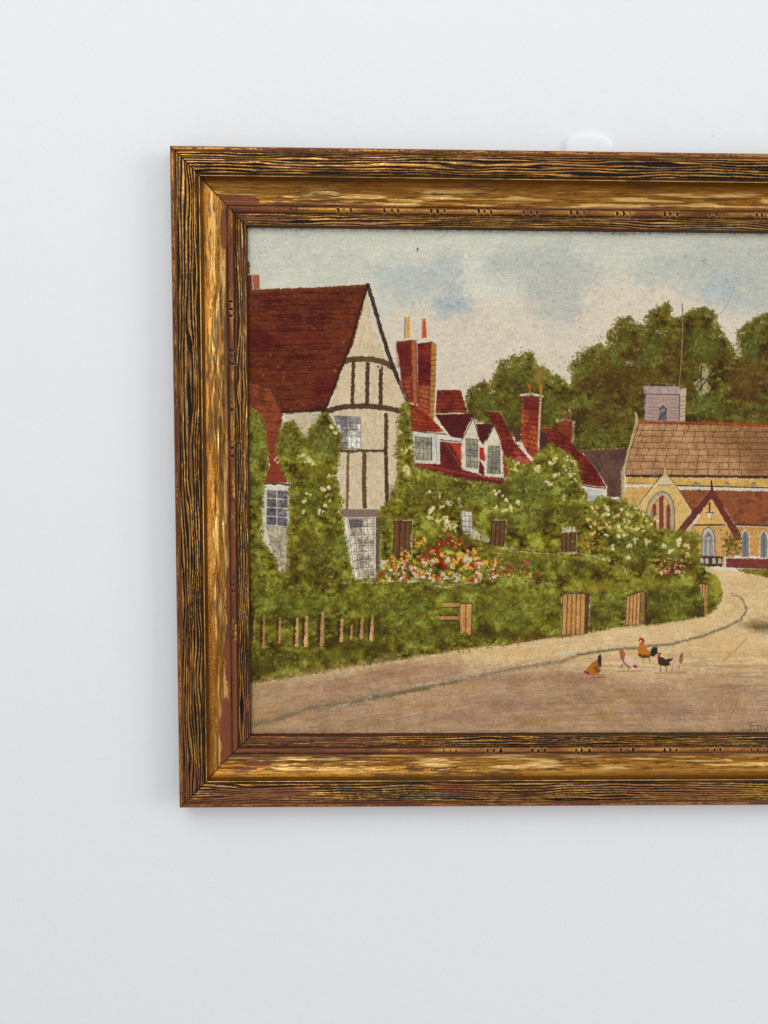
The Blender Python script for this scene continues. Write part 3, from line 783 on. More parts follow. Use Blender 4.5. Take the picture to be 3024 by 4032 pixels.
for x in (1478, 1625, 1800, 1960, 2130, 2300, 2470, 2640, 2810):
    dy = max(0, x - 1500) * 0.035
    win = [(x - 30, 190 + dy), (x - 30, 20 + dy), (x - 12, -15 + dy), (x, -25 + dy), (x + 14, -12 + dy), (x + 32, 20 + dy), (x + 32, 190 + dy)]
    fill(T('I', *win), (120, 116, 110), rag=1.0)
    stroke(T('I', *win), 3.0, (206, 196, 174), 0.85, 0.25)
    stroke(T('I', (x, -10 + dy), (x, 185 + dy)), 1.8, (70, 62, 58), 0.8, 0.2)
bare(T('I', (1430, 190), (3300, 222)), 4, 0.45)

# ---- gardens
line_bottom = J(T('G', (740, 1245), (800, 1232), (1000, 1200), (1380, 1140), (1659, 1085)), T('H', (300, 1048), (560, 1000), (900, 950), (1130, 920), (1640, 850)),
                T('I', (230, 795), (500, 742), (750, 728), (1000, 690), (1170, 660), (1255, 595), (1300, 500), (1292, 410), (1235, 320), (1140, 268)))
garden = J(T('D', (740, 640), (800, 655), (885, 700), (915, 850), (935, 1000), (940, 1110), (905, 1240), (890, 1400), (885, 1659)),
           T('G', (905, 90), (1005, 210), (1020, 330), (1105, 330), (1115, 100)), T('D', (1125, 1500), (1120, 1290), (1180, 1278), (1100, 1210), (1045, 1080), (1015, 980), (1035, 850), (1070, 780),
             (1150, 745), (1220, 860), (1270, 900), (1290, 820), (1350, 770), (1380, 690), (1425, 675), (1480, 790), (1535, 900), (1520, 1050), (1490, 1180), (1525, 1350), (1545, 1530), (1560, 1659)),
           T('G', (1568, 100), (1612, 300), (1640, 372)), T('H', (0, 385), (170, 370), (205, 250), (205, 0)), T('E', (190, 1520), (215, 1450), (290, 1390), (330, 1300), (350, 1200), (345, 1000), (352, 800), (370, 690), (400, 600), (432, 600), (450, 800), (465, 1000), (470, 1110),
             (640, 1165), (850, 1225), (1060, 1262), (1210, 1270), (1260, 1180), (1215, 1040), (1300, 1075), (1430, 1112), (1500, 1010), (1600, 930)),
           T('F', (30, 965), (95, 1010), (150, 1070), (165, 1215), (210, 1320), (245, 1378), (340, 1325), (500, 1365), (620, 1425), (735, 1500), (765, 1590), (940, 1600)),
           T('I', (1000, -10), (1100, 0), (1112, 250)))
bare(garden[30:60], 7, 0.5)
foliage(J(garden, line_bottom[::-1]), OLIVE, dens=0.02, big=3, rag=3.0, bias=0.05, fringe=1.2)
bare(line_bottom, 8, 0.62)
# tone of the separate bushes
for tile, cx, cy, rx, ry, col, a in (
        ('D', 850, 900, 70, 220, (102, 104, 40), 0.5), ('D', 1130, 900, 100, 130, (98, 90, 38), 0.55), ('D', 1390, 900, 130, 150, (88, 82, 32), 0.6), ('D', 1430, 960, 70, 100, (104, 116, 56), 0.4),
        ('D', 1300, 1350, 170, 170, (110, 112, 36), 0.5), ('D', 1360, 1140, 80, 80, (140, 132, 44), 0.5), ('D', 840, 1350, 60, 250, (92, 88, 34), 0.4),
        ('G', 1350, 150, 200, 220, (90, 78, 26), 0.55), ('G', 1530, 120, 90, 120, (116, 126, 50), 0.5), ('G', 950, 450, 140, 80, (108, 106, 38), 0.4), ('G', 1200, 560, 420, 80, (104, 110, 42), 0.5),
        ('G', 1100, 700, 350, 60, (74, 62, 20), 0.6), ('G', 1000, 1060, 280, 90, (78, 66, 22), 0.6), ('G', 1450, 1000, 240, 70, (84, 72, 24), 0.5),
        ('E', 600, 1330, 230, 110, (102, 98, 34), 0.5), ('E', 1010, 1340, 170, 90, (106, 112, 44), 0.6), ('E', 1450, 1300, 220, 160, (100, 112, 46), 0.65), ('E', 1400, 1550, 200, 110, (96, 94, 36), 0.5),
        ('E', 390, 760, 40, 150, (90, 86, 36), 0.5), ('E', 408, 630, 18, 60, (140, 144, 30), 0.7), ('F', 80, 1150, 90, 130, (104, 112, 48), 0.6), ('F', 400, 1450, 180, 90, (118, 106, 36), 0.5), ('F', 90, 1420, 80, 70, (92, 86, 34), 0.5),
        ('H', 380, 600, 320, 140, (102, 104, 38), 0.5), ('H', 1250, 640, 330, 120, (102, 104, 38), 0.5), ('H', 950, 470, 330, 40, (94, 84, 24), 0.6), ('H', 1300, 520, 300, 60, (132, 118, 34), 0.55),
        ('H', 200, 860, 300, 120, (82, 68, 22), 0.55), ('H', 700, 840, 300, 70, (80, 68, 24), 0.5), ('H', 1350, 840, 300, 40, (92, 74, 26), 0.5), ('H', 1350, 230, 330, 60, (94, 80, 22), 0.6),
        ('I', 180, 260, 200, 60, (96, 84, 26), 0.5), ('I', 300, 420, 240, 50, (148, 130, 36), 0.65), ('I', 800, 410, 260, 50, (140, 126, 36), 0.65), ('I', 380, 610, 140, 120, (80, 74, 26), 0.55),
        ('I', 930, 560, 240, 120, (84, 84, 28), 0.55), ('I', 1250, 400, 60, 110, (158, 142, 40), 0.7), ('I', 1010, 60, 110, 120, (132, 120, 42), 0.5), ('I', 600, 90, 180, 110, (100, 106, 44), 0.5),
        ('I', 620, 230, 110, 70, (98, 74, 28), 0.5), ('I', 880, 150, 80, 100, (108, 116, 54), 0.5)):
    p, q = T(tile, (cx, cy), (cx + rx, cy + ry))
    soft(p[0], p[1], q[0] - p[0], q[1] - p[1], col, a, 0.8)
for tile, cx, cy, rx, ry, n, pal in (
        ('D', 850, 950, 60, 260, 160, IVY), ('D', 1130, 920, 90, 130, 200, IVY), ('D', 1400, 880, 120, 170, 300, IVY), ('D', 1300, 1380, 190, 240, 420, IVY), ('D', 1260, 1040, 60, 80, 60, [(150, 140, 50), (90, 124, 40), (70, 104, 36)]),
        ('G', 1400, 200, 230, 220, 420, IVY), ('G', 900, 250, 90, 220, 220, IVY), ('G', 1200, 520, 420, 110, 460, IVY), ('G', 1250, 760, 420, 90, 260, OLIVE), ('G', 1100, 1000, 330, 90, 240, OLIVE),
        ('E', 600, 1330, 230, 130, 420, IVY), ('E', 1010, 1340, 170, 100, 280, IVY), ('E', 1450, 1320, 230, 210, 560, IVY), ('E', 400, 850, 40, 200, 140, IVY), ('E', 250, 1560, 60, 90, 60, IVY),
        ('F', 80, 1180, 90, 160, 240, IVY), ('F', 350, 1480, 250, 110, 360, IVY), ('I', 600, 100, 260, 140, 420, IVY), ('H', 350, 640, 330, 190, 520, IVY), ('H', 1250, 640, 330, 140, 460, IVY),
        ('H', 700, 850, 500, 80, 300, OLIVE), ('I', 380, 600, 140, 140, 200, IVY), ('I', 930, 560, 230, 120, 300, IVY), ('I', 1260, 420, 50, 120, 120, [(168, 152, 48), (140, 128, 36), (178, 162, 70)]),
        ('I', 250, 420, 260, 70, 220, [(158, 140, 44), (130, 120, 36), (112, 108, 36)]), ('I', 800, 400, 280, 50, 160, [(158, 140, 44), (130, 120, 36), (112, 108, 36)]), ('H', 1350, 200, 300, 80, 160, [(150, 118, 36), (104, 96, 30), (92, 78, 24)])):
    leaves(tile, cx, cy, rx, ry, n, pal, (0.9, 2.6), 0.75)
# the clipped hedge along the lane, lighter on its flat top
hedge = J(T('G', (820, 520), (1200, 470), (1500, 450)), T('H', (0, 440), (400, 450), (800, 480), (1200, 440), (1600, 480)), T('I', (20, 470), (500, 470), (1100, 400), (1250, 430), (1240, 560), (900, 640), (500, 690), (230, 740)), T('H', (1600, 790), (900, 880), (300, 980)), T('G', (1380, 1060), (820, 1120)))
b, c = cover(hedge, 26, 3, 6)
lay(b, c * 0.22, ramp(0.5 + 0.5 * N20[b] + 0.3 * N9[b], [(96, 90, 22), (116, 114, 34), (132, 132, 48)]), 0.06)
smudge(J(garden, line_bottom[::-1]), 0.75, 2)
for tile, cx, cy, rx, ry in (('G', 1000, 720, 220, 40), ('G', 1350, 900, 300, 60), ('H', 150, 800, 260, 60), ('H', 760, 760, 120, 70), ('H', 1150, 830, 200, 40), ('G', 900, 1120, 120, 50), ('I', 330, 680, 90, 60), ('I', 760, 640, 70, 70), ('I', 1080, 600, 90, 50),
                             ('E', 300, 1330, 40, 90), ('E', 830, 1320, 50, 60), ('E', 1220, 1300, 50, 110), ('E', 1560, 1500, 60, 90), ('D', 1180, 1180, 60, 60), ('D', 1290, 900, 30, 60), ('G', 1180, 350, 120, 60), ('I', 560, 250, 80, 50), ('F', 120, 1480, 60, 60)):
    p, q = T(tile, (cx, cy), (cx + rx, cy + ry))
    soft(p[0], p[1], q[0] - p[0], q[1] - p[1], (66, 52, 12), 0.55, 0.9)
# bright touches on the hedge
for k in range(150):
    x, y = rng.uniform(850, 3080), rng.uniform(0, 1)
    yt = np.interp(x, [850, 1400, 2200, 2900], [2380, 2360, 2340, 2320])
    yb = np.interp(x, [850, 1400, 2200, 2800], [2620, 2540, 2420, 2400])
    if x > 2800:
        continue
    p = T('P', (x, yt + (yb - yt) * y))[0]
    for j in range(rng.integers(3, 9)):
        dab(p[0] + rng.normal(0, 4), p[1] + rng.normal(0, 2.5), rng.uniform(1.0, 2.4), rgb(((116, 130, 54), (130, 142, 64), (106, 114, 40))[j % 3]), 0.7, 0.04)
# garden line above the hedge (bare canvas beneath the flower bed)
bare(T('G', (1150, 410), (1210, 425)), 5, 0.62)
bare(T('G', (1440, 415), (1640, 395)), 4, 0.66)
bare(J(T('H', (60, 395), (260, 400), (420, 380), (560, 400), (640, 425), (740, 440), (880, 415), (1010, 400))), 7, 0.48)
stroke(T('H', (0, 385), (250, 400), (560, 405), (730, 432), (1000, 408)), 2.2, (60, 50, 20), 0.5, 0.3)
bare(T('H', (1200, 380), (1480, 388), (1640, 425)), 4, 0.55)
# small windows, doors and shutters
fill(J(T('E', (862, 1470), (945, 1480), (968, 1620)), T('H', (1090, 80), (960, 45), (870, 0))), (190, 178, 156), rag=2.2, alpha=0.75, dry=0.34)
lattice_window(T('E', (868, 1475), (950, 1480), (955, 1650), (872, 1645)), 3, 4, [(176, 164, 150), (190, 178, 160)], (84, 76, 74), 1.3)
bare(T('E', (845, 1370), (860, 1440)), 8, 0.42)
bare(J(T('E', (960, 1640)), T('H', (1090, 60))), 10, 0.42)


def shutter(q, cols, n, dark=(46, 32, 22)):
    fill(q, cols[0], rag=0.9, var=0.12)
    tl, tr, br, bl = q
    for i in range(n + 1):
        t = i / n
        stroke(np.array([tl + (tr - tl) * t, bl + (br - bl) * t]), 2.0, dark, 0.85, 0.1)
    for i in range(n):
        t = (i + 0.4) / n
        stroke(np.array([tl + (tr - tl) * t, bl + (br - bl) * t]), 2.2, cols[1], 0.6, 0.25)
    stroke(np.array([tl, tr]), 2.2, dark, 0.8, 0.1)


for q in (J(T('E', (318, 1562), (455, 1562)), T('H', (450, 185), (305, 190))), J(T('E', (1112, 1562), (1225, 1560)), T('H', (1208, 112), (1102, 88))), J(T('F', (25, 1600), (135, 1600)), T('I', (130, 150), (25, 145)))):
    bare(q + [3, -3], 4, 0.5, close=True)
    shutter(q, ((102, 68, 40), (124, 86, 54)), 3)
bare(T('H', (455, 10), (455, 180)), 4, 0.45)
bare(T('I', (0, 160), (140, 155), (300, 185), (360, 210)), 6, 0.48)
bare(T('H', (1200, 120), (1300, 128)), 8, 0.45)
stroke(T('H', (1320, 140), (1480, 152), (1659, 165)), 2, (54, 44, 22), 0.7, 0.3)
bare(T('H', (1330, 148), (1659, 172)), 4, 0.56)
fill(T('F', (20, 1570), (130, 1560), (135, 1600), (25, 1605)), (200, 190, 160), rag=2, dry=0.3)
# grass bank
stroke(T('H', (880, 10), (960, 70), (1100, 135), (1300, 165), (1659, 185)), 7, (122, 104, 34), 0.75, 0.1, rag=2.0)
stroke(T('I', (0, 185), (150, 190), (330, 220), (520, 320), (640, 370)), 7, (150, 132, 44), 0.7, 0.15, rag=2.0)
bare(T('I', (290, 185), (420, 215), (520, 270), (545, 320)), 5, 0.55)

# ---- road
road = J(line_bottom, T('I', (1300, 290), (1440, 300), (3300, 360), (3300, 1700)), T('G', (740, 1700)))
b, c = cover(road, 1.6, 1.8)
lay(b, c, ramp(0.5 + 0.35 * NHb[b] + 0.25 * N45[b] + 0.15 * NH[b], [(200, 168, 118), (212, 182, 133), (220, 192, 145)]), 0.06, NH)
lower = J(T('G', (740, 1250), (1000, 1210), (1400, 1140)), T('H', (0, 1100), (330, 1050), (600, 1040), (840, 1050), (960, 1090), (1300, 1100), (1659, 1080)), T('I', (0, 1060), (200, 1090), (420, 1130), (800, 1140), (1200, 1130), (1659, 1130), (3300, 1120), (3300, 1700)), T('G', (740, 1700)))
b, c = cover(lower, 55, 3, 12)
lay(b, c * 0.95, ramp(0.5 + 0.4 * NHb[b] + 0.3 * N45[b] + 0.2 * NH[b], [(156, 123, 92), (171, 137, 104), (180, 146, 114), (187, 151, 112)]), 0.07, NH)
b, c = cover(T('G', (740, 1260), (900, 1260), (960, 1500), (1100, 1659), (740, 1659)), 40, 3, 8)
lay(b, c * 0.7, (172, 140, 98), 0.06, NH)
for tile, cx, cy, rx, ry, col, a in (
        ('G', 1100, 1470, 200, 40, (164, 124, 78), 0.6), ('G', 1500, 1250, 240, 60, (152, 114, 86), 0.5), ('H', 600, 1100, 330, 40, (162, 120, 90), 0.6), ('H', 300, 1150, 280, 50, (162, 122, 92), 0.6), ('H', 1250, 970, 420, 50, (210, 174, 118), 0.7),
        ('H', 900, 1230, 300, 24, (178, 134, 86), 0.6), ('H', 1300, 1200, 300, 50, (150, 112, 88), 0.6), ('H', 560, 1400, 220, 50, (162, 120, 76), 0.6), ('H', 1200, 1400, 330, 60, (152, 114, 92), 0.6), ('H', 800, 1500, 420, 60, (154, 118, 92), 0.6),
        ('H', 1480, 1530, 160, 50, (156, 120, 72), 0.6), ('H', 300, 1560, 300, 40, (158, 118, 88), 0.5), ('I', 150, 1150, 220, 50, (154, 110, 86), 0.6), ('I', 600, 1290, 220, 70, (160, 122, 76), 0.55), ('I', 350, 1450, 170, 50, (160, 124, 70), 0.55),
        ('I', 900, 1400, 300, 80, (154, 120, 94), 0.55), ('I', 1250, 1330, 200, 60, (160, 126, 78), 0.5), ('I', 1300, 900, 330, 160, (206, 170, 118), 0.6), ('I', 1450, 400, 180, 90, (204, 170, 120), 0.6), ('I', 1380, 620, 90, 70, (208, 172, 120), 0.5),
        ('I', 820, 830, 160, 24, (214, 180, 140), 0.6), ('I', 2000, 900, 300, 160, (200, 164, 116), 0.6)):
    p, q = T(tile, (cx, cy), (cx + rx, cy + ry))
    soft(p[0], p[1], q[0] - p[0], q[1] - p[1], col, a, 0.8)
for k in range(420):
    x, y = rng.uniform(960, 3700), rng.uniform(2560, 2890)
    if y < 2560 + (2400 - x) * 0.11:
        continue
    ln = rng.uniform(60, 330)
    tilt = -0.22 if x < 1700 else -0.12 if x < 2200 else rng.normal(0, 0.05)
    stroke(T('P', (x, y), (x + ln * 0.5, y + ln * 0.5 * tilt - 2), (x + ln, y + ln * tilt)), rng.uniform(1.5, 6), [(182, 148, 108), (142, 108, 84), (178, 142, 90), (136, 102, 78), (166, 126, 102)][k % 5], 0.30, 0.3, rag=1.6)
# kerb line
kerb = J(T('G', (830, 1565), (1000, 1530), (1150, 1480), (1330, 1420), (1600, 1395)), T('H', (0, 1378), (180, 1330), (420, 1280), (700, 1228), (1000, 1165), (1300, 1105), (1640, 1050)), T('I', (0, 1030), (150, 965), (400, 925), (600, 908), (750, 890), (900, 878), (1150, 812), (1330, 742), (1440, 690), (1490, 610), (1470, 545), (1440, 505), (1370, 480)))
stroke(kerb[:7] + [0, -3], 16, (138, 116, 88), 0.5, 0.1, rag=3.5, soft=9)
stroke(kerb[:7] + [0, -2], 7, (116, 98, 74), 0.6, 0.15, rag=3, soft=3)
stroke(kerb[5:14], 14, (140, 122, 94), 0.5, 0.15, rag=3.0, w1=9, soft=8)
stroke(kerb[5:14], 6, (118, 102, 78), 0.6, 0.3, rag=2.5, w1=5, soft=2.5)
stroke(kerb[13:], 9, (132, 114, 86), 0.5, 0.15, rag=2, w1=5, soft=5)
stroke(kerb[13:], 5, (104, 90, 72), 0.75, 0.28, rag=1.8, w1=3.2, soft=1.8)
stroke(T('H', (130, 1350), (260, 1330), (400, 1300)), 8, (100, 90, 62), 0.6, 0.15, rag=3)
stroke(T('H', (370, 1310), (430, 1290), (600, 1265)), 7, (98, 90, 36), 0.7, 0.15, rag=2.5)
stroke(T('H', (700, 1235), (830, 1212)), 4, (98, 92, 40), 0.7, 0.2, rag=2)
bare(T('H', (340, 1275), (480, 1245), (640, 1225), (760, 1205), (900, 1180), (1010, 1160)), 6, 0.6)
bare(T('H', (90, 1355), (135, 1335)), 10, 0.5)
bare(T('I', (30, 960), (80, 945), (130, 960)), 14, 0.4)
bare(T('G', (1470, 1430), (1600, 1390)), 9, 0.62)
bare(T('I', (1340, 475), (1400, 485)), 5, 0.45)
bare(T('H', (1350, 1075), (1640, 1020)), 4, 0.62)
fill(T('I', (1440, 720), (1560, 685), (1750, 690), (2200, 720), (2200, 790), (1659, 780), (1520, 770)), (128, 104, 68), soft=18, rag=4, big=5, alpha=0.8, streak=NH)
stroke(T('I', (1560, 740), (1700, 730), (1900, 750)), 10, (96, 84, 40), 0.6, 0.25, rag=3)
fill(T('I', (1400, 285), (1659, 280), (3300, 320), (3300, 400), (1659, 352), (1480, 315)), [(98, 88, 30), (116, 104, 36), (130, 116, 42)], rag=2)
stroke(T('I', (1490, 830), (1400, 930), (1300, 1015)), 5, (178, 136, 90), 0.6, 0.2, rag=2)
bare(T('I', (1260, 272), (1320, 292)), 8, 0.42)
leaves('I', 1365, 90, 75, 95, 260, [(92, 72, 24), (110, 88, 30), (84, 62, 20), (124, 104, 40)], (1.2, 2.8), 0.9)
stroke(T('I', (1420, 1320), (1385, 1410), (1360, 1450)), 1.6, (84, 62, 48), 0.7, 0.45)
stroke(T('I', (1280, 1410), (1340, 1415)), 1.4, (104, 80, 58), 0.6, 0.45)
stroke(T('I', (1240, 1265), (1360, 1250)), 2, (196, 168, 136), 0.6, 0.35)
for k in range(160):
    p = T('P', (rng.uniform(980, 3600), rng.uniform(2650, 2880)))[0]
    dab(p[0], p[1], rng.uniform(0.4, 0.8), rgb((92, 66, 48)), 0.6)
# red earth under the hedge
stroke(T('H', (1240, 905), (1450, 870), (1659, 830)), 5, (112, 62, 30), 0.6, 0.3, rag=2)
stroke(T('I', (0, 825), (120, 805)), 6, (150, 86, 60), 0.7, 0.2, rag=2)
stroke(T('I', (560, 745), (650, 735)), 4, (184, 120, 84), 0.7, 0.2, rag=2)
for k in range(110):
    i = rng.integers(0, 10)
    q = line_bottom[i] + (line_bottom[i + 1] - line_bottom[i]) * rng.random() + rng.normal(0, 3, 2)
    dab(q[0], q[1], rng.uniform(1, 2.6), rgb(((142, 124, 36), (112, 100, 34), (84, 74, 24))[k % 3]), 0.75)

# ---- palings and gates
WOOD = ((186, 136, 86), (200, 150, 98), (170, 120, 76))
for tile, x, y0, y1, w, a in (('G', 835, 660, 880, 22, 0.45), ('G', 912, 670, 930, 26, 0.9), ('G', 1040, 690, 890, 24, 0.9), ('G', 1182, 700, 910, 30, 0.95), ('G', 1258, 680, 915, 36, 0.95), ('G', 1388, 650, 905, 38, 1.0),
                              ('G', 1546, 700, 875, 30, 0.95), ('G', 1626, 740, 865, 24, 0.9), ('H', 52, 680, 850, 30, 0.95), ('H', 135, 675, 865, 32, 1.0)):
    stroke(T(tile, (x - w * 0.75, y0 + 20), (x - w * 0.8, y1)), tw(w * 0.6), (54, 38, 20), 0.7, 0.1, rag=1.2)
    stroke(T(tile, (x + 4, y0), (x, (y0 + y1) / 2), (x - 4, y1)), tw(w * 0.55), WOOD[rng.integers(3)], a, 0.08, rag=1.2, var=0.2, w1=tw(w))
for y in (582, 690):
    stroke(T('H', (725 if y < 600 else 690, y), (845, y)), tw(30), (180, 132, 76), 0.95, 0.05)
    stroke(T('H', (725, y - 20), (845, y - 18)), 2, (54, 40, 26), 0.8, 0.2)
    stroke(T('H', (700, y + 24), (845, y + 24)), 2.4, (54, 40, 26), 0.8, 0.2)
g1 = T('H', (850, 575), (952, 572), (945, 828), (852, 800))
bare(g1, 4, 0.5, close=True)
shutter(g1, ((190, 138, 80), (206, 158, 98)), 2)


def gate(q, n):
    bare(q, 5, 0.5, close=True)
    shutter(q, ((188, 136, 76), (208, 158, 96)), n, (66, 44, 26))


gate(T('I', (35, 480), (212, 478), (205, 790), (25, 800)), 5)
stroke(T('I', (228, 490), (220, 780)), tw(40), (84, 58, 36), 0.9, 0.15)
bare(T('I', (252, 490), (238, 780)), 4, 0.48)
stroke(T('I', (35, 478), (80, 465), (150, 465), (250, 492)), 2.2, (62, 46, 28), 0.85, 0.2)
gate(T('I', (538, 500), (650, 465), (640, 715), (528, 722)), 4)
stroke(T('I', (672, 460), (668, 690)), tw(44), (146, 100, 60), 0.9, 0.2)
stroke(T('I', (692, 480), (690, 700)), tw(20), (62, 48, 36), 0.85, 0.2)
stroke(T('I', (535, 498), (650, 455), (695, 475)), 2.2, (62, 46, 28), 0.85, 0.2)
stroke(T('I', (650, 700), (700, 710)), 5, (84, 78, 74), 0.7, 0.3)
gate(T('I', (1115, 400), (1188, 405), (1170, 520), (1125, 470)), 3)
stroke(T('I', (1165, 480), (1165, 640)), tw(28), (176, 130, 72), 0.9, 0.15)
stroke(T('I', (1112, 398), (1150, 388), (1190, 410)), 2, (62, 46, 28), 0.8, 0.2)

# ---- blossom
CREAM = ((224, 206, 150), (226, 212, 176), (214, 190, 112), (222, 196, 150))


def bloom(tile, x, y, n, sx, sy, cols=CREAM, size=(1.6, 3.4), alpha=0.92):
    s = TILES[tile][2]
    for k in range(n):
        p = T(tile, (x + rng.normal(0, sx), y + rng.normal(0, sy)))[0]
        dab(p[0], p[1], rng.uniform(*size), rgb(cols[rng.integers(len(cols))]), alpha, 0.12)


for tile, x, y, n in (('D', 1460, 790, 9), ('D', 1485, 840, 5), ('D', 1215, 1030, 6), ('D', 1280, 1065, 9), ('D', 1300, 1085, 5), ('D', 1460, 1185, 7), ('D', 1395, 1300, 9), ('D', 1435, 1285, 6), ('D', 1240, 1390, 6), ('D', 1262, 1340, 3),
                      ('D', 1360, 1490, 4), ('D', 1415, 1440, 6), ('D', 1440, 1360, 3), ('D', 1380, 1470, 3), ('D', 1240, 1490, 2), ('D', 1010, 1060, 3),
                      ('E', 415, 1110, 7), ('E', 430, 1165, 8), ('E', 395, 985, 6), ('E', 440, 960, 3), ('E', 610, 1490, 9), ('E', 600, 1530, 8), ('E', 635, 1450, 5), ('E', 715, 1440, 5), ('E', 765, 1410, 7), ('E', 740, 1530, 6), ('E', 680, 1560, 7),
                      ('E', 740, 1570, 8), ('E', 770, 1580, 6), ('E', 730, 1615, 8), ('E', 800, 1610, 6), ('E', 1140, 1315, 7), ('E', 1165, 1340, 4), ('E', 1235, 1395, 5), ('E', 1270, 1460, 7), ('E', 1330, 1400, 6), ('E', 1210, 1470, 4), ('E', 1150, 1440, 4),
                      ('E', 1300, 1130, 6), ('E', 1320, 1100, 4), ('E', 1490, 1115, 6), ('E', 1480, 1140, 5), ('E', 1595, 1090, 6), ('E', 1640, 1050, 5), ('E', 1625, 1185, 8), ('E', 1575, 1245, 5), ('E', 1580, 1265, 3), ('E', 590, 1340, 3), ('E', 680, 1360, 2), ('E', 370, 840, 3),
                      ('F', 60, 1090, 4), ('F', 120, 1050, 6), ('F', 105, 1150, 6), ('F', 130, 1190, 4), ('F', 30, 1330, 3), ('F', 70, 1020, 4),
                      ('I', 430, 105, 5), ('I', 560, 95, 9), ('I', 610, 45, 5), ('I', 545, 190, 6), ('I', 700, 60, 8), ('I', 830, 100, 6), ('I', 885, 140, 6), ('I', 950, 50, 7), ('I', 1010, 100, 8), ('I', 1020, 180, 5), ('I', 960, 90, 5), ('I', 470, 20, 4), ('I', 530, 10, 4)):
    bloom(tile, x, y, n, 12, 12)
for k in range(46):
    x = rng.uniform(210, 760)
    y = rng.uniform(1380 + max(0, x - 450) * 0.35, 1640)
    bloom('F', x, y, rng.integers(2, 6), 9, 8, CREAM + ((214, 160, 70), (206, 166, 82)), (1.4, 3.2))
bloom('I', 200, 60, 40, 45, 50, ((190, 136, 44), (170, 116, 40), (200, 170, 80), (120, 84, 30)), (1.2, 2.6))
bloom('I', 260, 110, 18, 40, 30, ((200, 180, 100), (190, 150, 60)), (1, 2.2))
# the flower bed
RED = ((158, 34, 30), (172, 44, 34), (134, 26, 26))
YEL = ((214, 168, 62), (222, 186, 84), (200, 144, 50))
WHI = ((226, 206, 176), (220, 186, 150), (216, 200, 180))
LEA = ((96, 116, 44), (110, 130, 54), (78, 84, 30))
for k in range(210):
    x = rng.uniform(200, 1130)
    top = np.interp(x, [200, 480, 700, 900, 1000, 1130], [250, 60, 20, 60, 130, 240])
    y = top + (390 - top) * rng.random() ** 0.75
    low_ = (y > 260)
    cols = LEA if k % 3 == 0 else (WHI if low_ and rng.random() < 0.5 else (RED if rng.random() < 0.45 else YEL))
    bloom('H', x, y, rng.integers(3, 7), 9, 9, cols, (1.5, 3.0))
for x, y in ((500, 85), (560, 55), (700, 70), (640, 120), (660, 150), (610, 180), (770, 30), (850, 55), (915, 115), (790, 95), (850, 225), (720, 265)):
    bloom('H', x, y, 8, 10, 11, YEL if x in (500, 560) else RED, (1.8, 3.4))
for x, y in ((760, 155), (845, 170), (970, 155), (820, 225), (990, 205), (930, 290), (800, 255), (880, 200), (1065, 235), (1125, 238), (705, 175)):
    bloom('H', x, y, 9, 11, 10, YEL, (1.8, 3.6))
for x, y in ((470, 300), (540, 345), (400, 350), (620, 365), (700, 375), (1000, 335), (930, 200), (1000, 250), (560, 250), (640, 230), (400, 230), (220, 230), (760, 215), (920, 240)):
    bloom('H', x, y, 10, 16, 12, WHI + ((206, 90, 60),), (1.8, 3.6))
for x, y in ((470, 298), (540, 345), (300, 270), (320, 290), (400, 352), (915, 385), (1005, 385), (990, 270)):
    bloom('H', x, y, 4, 9, 7, ((190, 50, 40), (200, 70, 50)), (1.4, 2.6))
for k in range(40):
    bloom('H', rng.uniform(1080, 1280), 290 + rng.normal(0, 50), 3, 8, 8, (YEL + RED + WHI) if k % 3 else LEA, (1.4, 2.6))
for k in range(56):
    bloom('H', rng.uniform(1230, 1490), 300 + rng.normal(0, 45), 3, 8, 8, RED + LEA if k % 3 else LEA, (1.6, 3.0))
bloom('H', 1260, 345, 10, 18, 12, YEL + RED)
bloom('H', 1420, 340, 5, 10, 10, YEL)
bloom('H', 1385, 245, 6, 10, 14, ((206, 70, 60), (170, 36, 34)))
for k in range(40):
    bloom('I', 860 + rng.normal(0, 75), 270 + rng.normal(0, 42), 2, 7, 6, RED + ((204, 130, 100), (214, 184, 150)), (1.2, 2.6))
bloom('I', 830, 310, 6, 12, 12, ((214, 180, 150), (170, 40, 40)))
bloom('I', 940, 310, 8, 16, 14, ((214, 180, 150), (200, 160, 130)))

# ---- hens
_T = T


def T(tile, *pts):
    """the hens are painted with a loaded brush: a touch larger about each bird's middle"""
    a = np.array(pts, float).reshape(-1, 2)
    mids = np.array([(270, 1060), (550, 1000), (690, 940), (845, 1020), (930, 1020)], float)
    c = mids[np.argmin(np.hypot(*(mids - a.mean(0)).T))]
    return _T(tile, *[tuple(c + (p - c) * 1.12) for p in a])


OCH, DK, REDC, PINK = (172, 104, 34), (52, 44, 34), (160, 40, 46), (214, 176, 152)
stroke(T('I', (280, 1138), (360, 1130)), 4, (140, 108, 70), 0.6)
stroke(T('I', (480, 1085), (640, 1080)), 5, (168, 130, 84), 0.6, 0.2)
stroke(T('I', (780, 1100), (1000, 1095)), 5, (160, 124, 80), 0.6, 0.2)
fill(T('I', (214, 1096), (235, 1060), (268, 1028), (300, 1008), (330, 1025), (332, 1082), (300, 1112), (255, 1116)), OCH, rag=0.8, relief=0.1)
fill(T('I', (308, 985), (322, 968), (332, 990), (332, 1060), (312, 1050), (302, 1015)), (50, 46, 40), rag=0.8)
fill(T('I', (270, 1060), (325, 1050), (320, 1095), (295, 1100)), (112, 66, 28), alpha=0.7, rag=0.8)
stroke(T('I', (212, 1092), (240, 1108)), 4.5, (122, 34, 42), 0.95)
stroke(T('I', (272, 1108), (275, 1140)), 2, (120, 90, 60), 0.9)
stroke(T('I', (310, 1095), (312, 1130)), 2, (120, 90, 60), 0.9)
bare(T('I', (325, 1060), (330, 1110)), 4, 0.45)
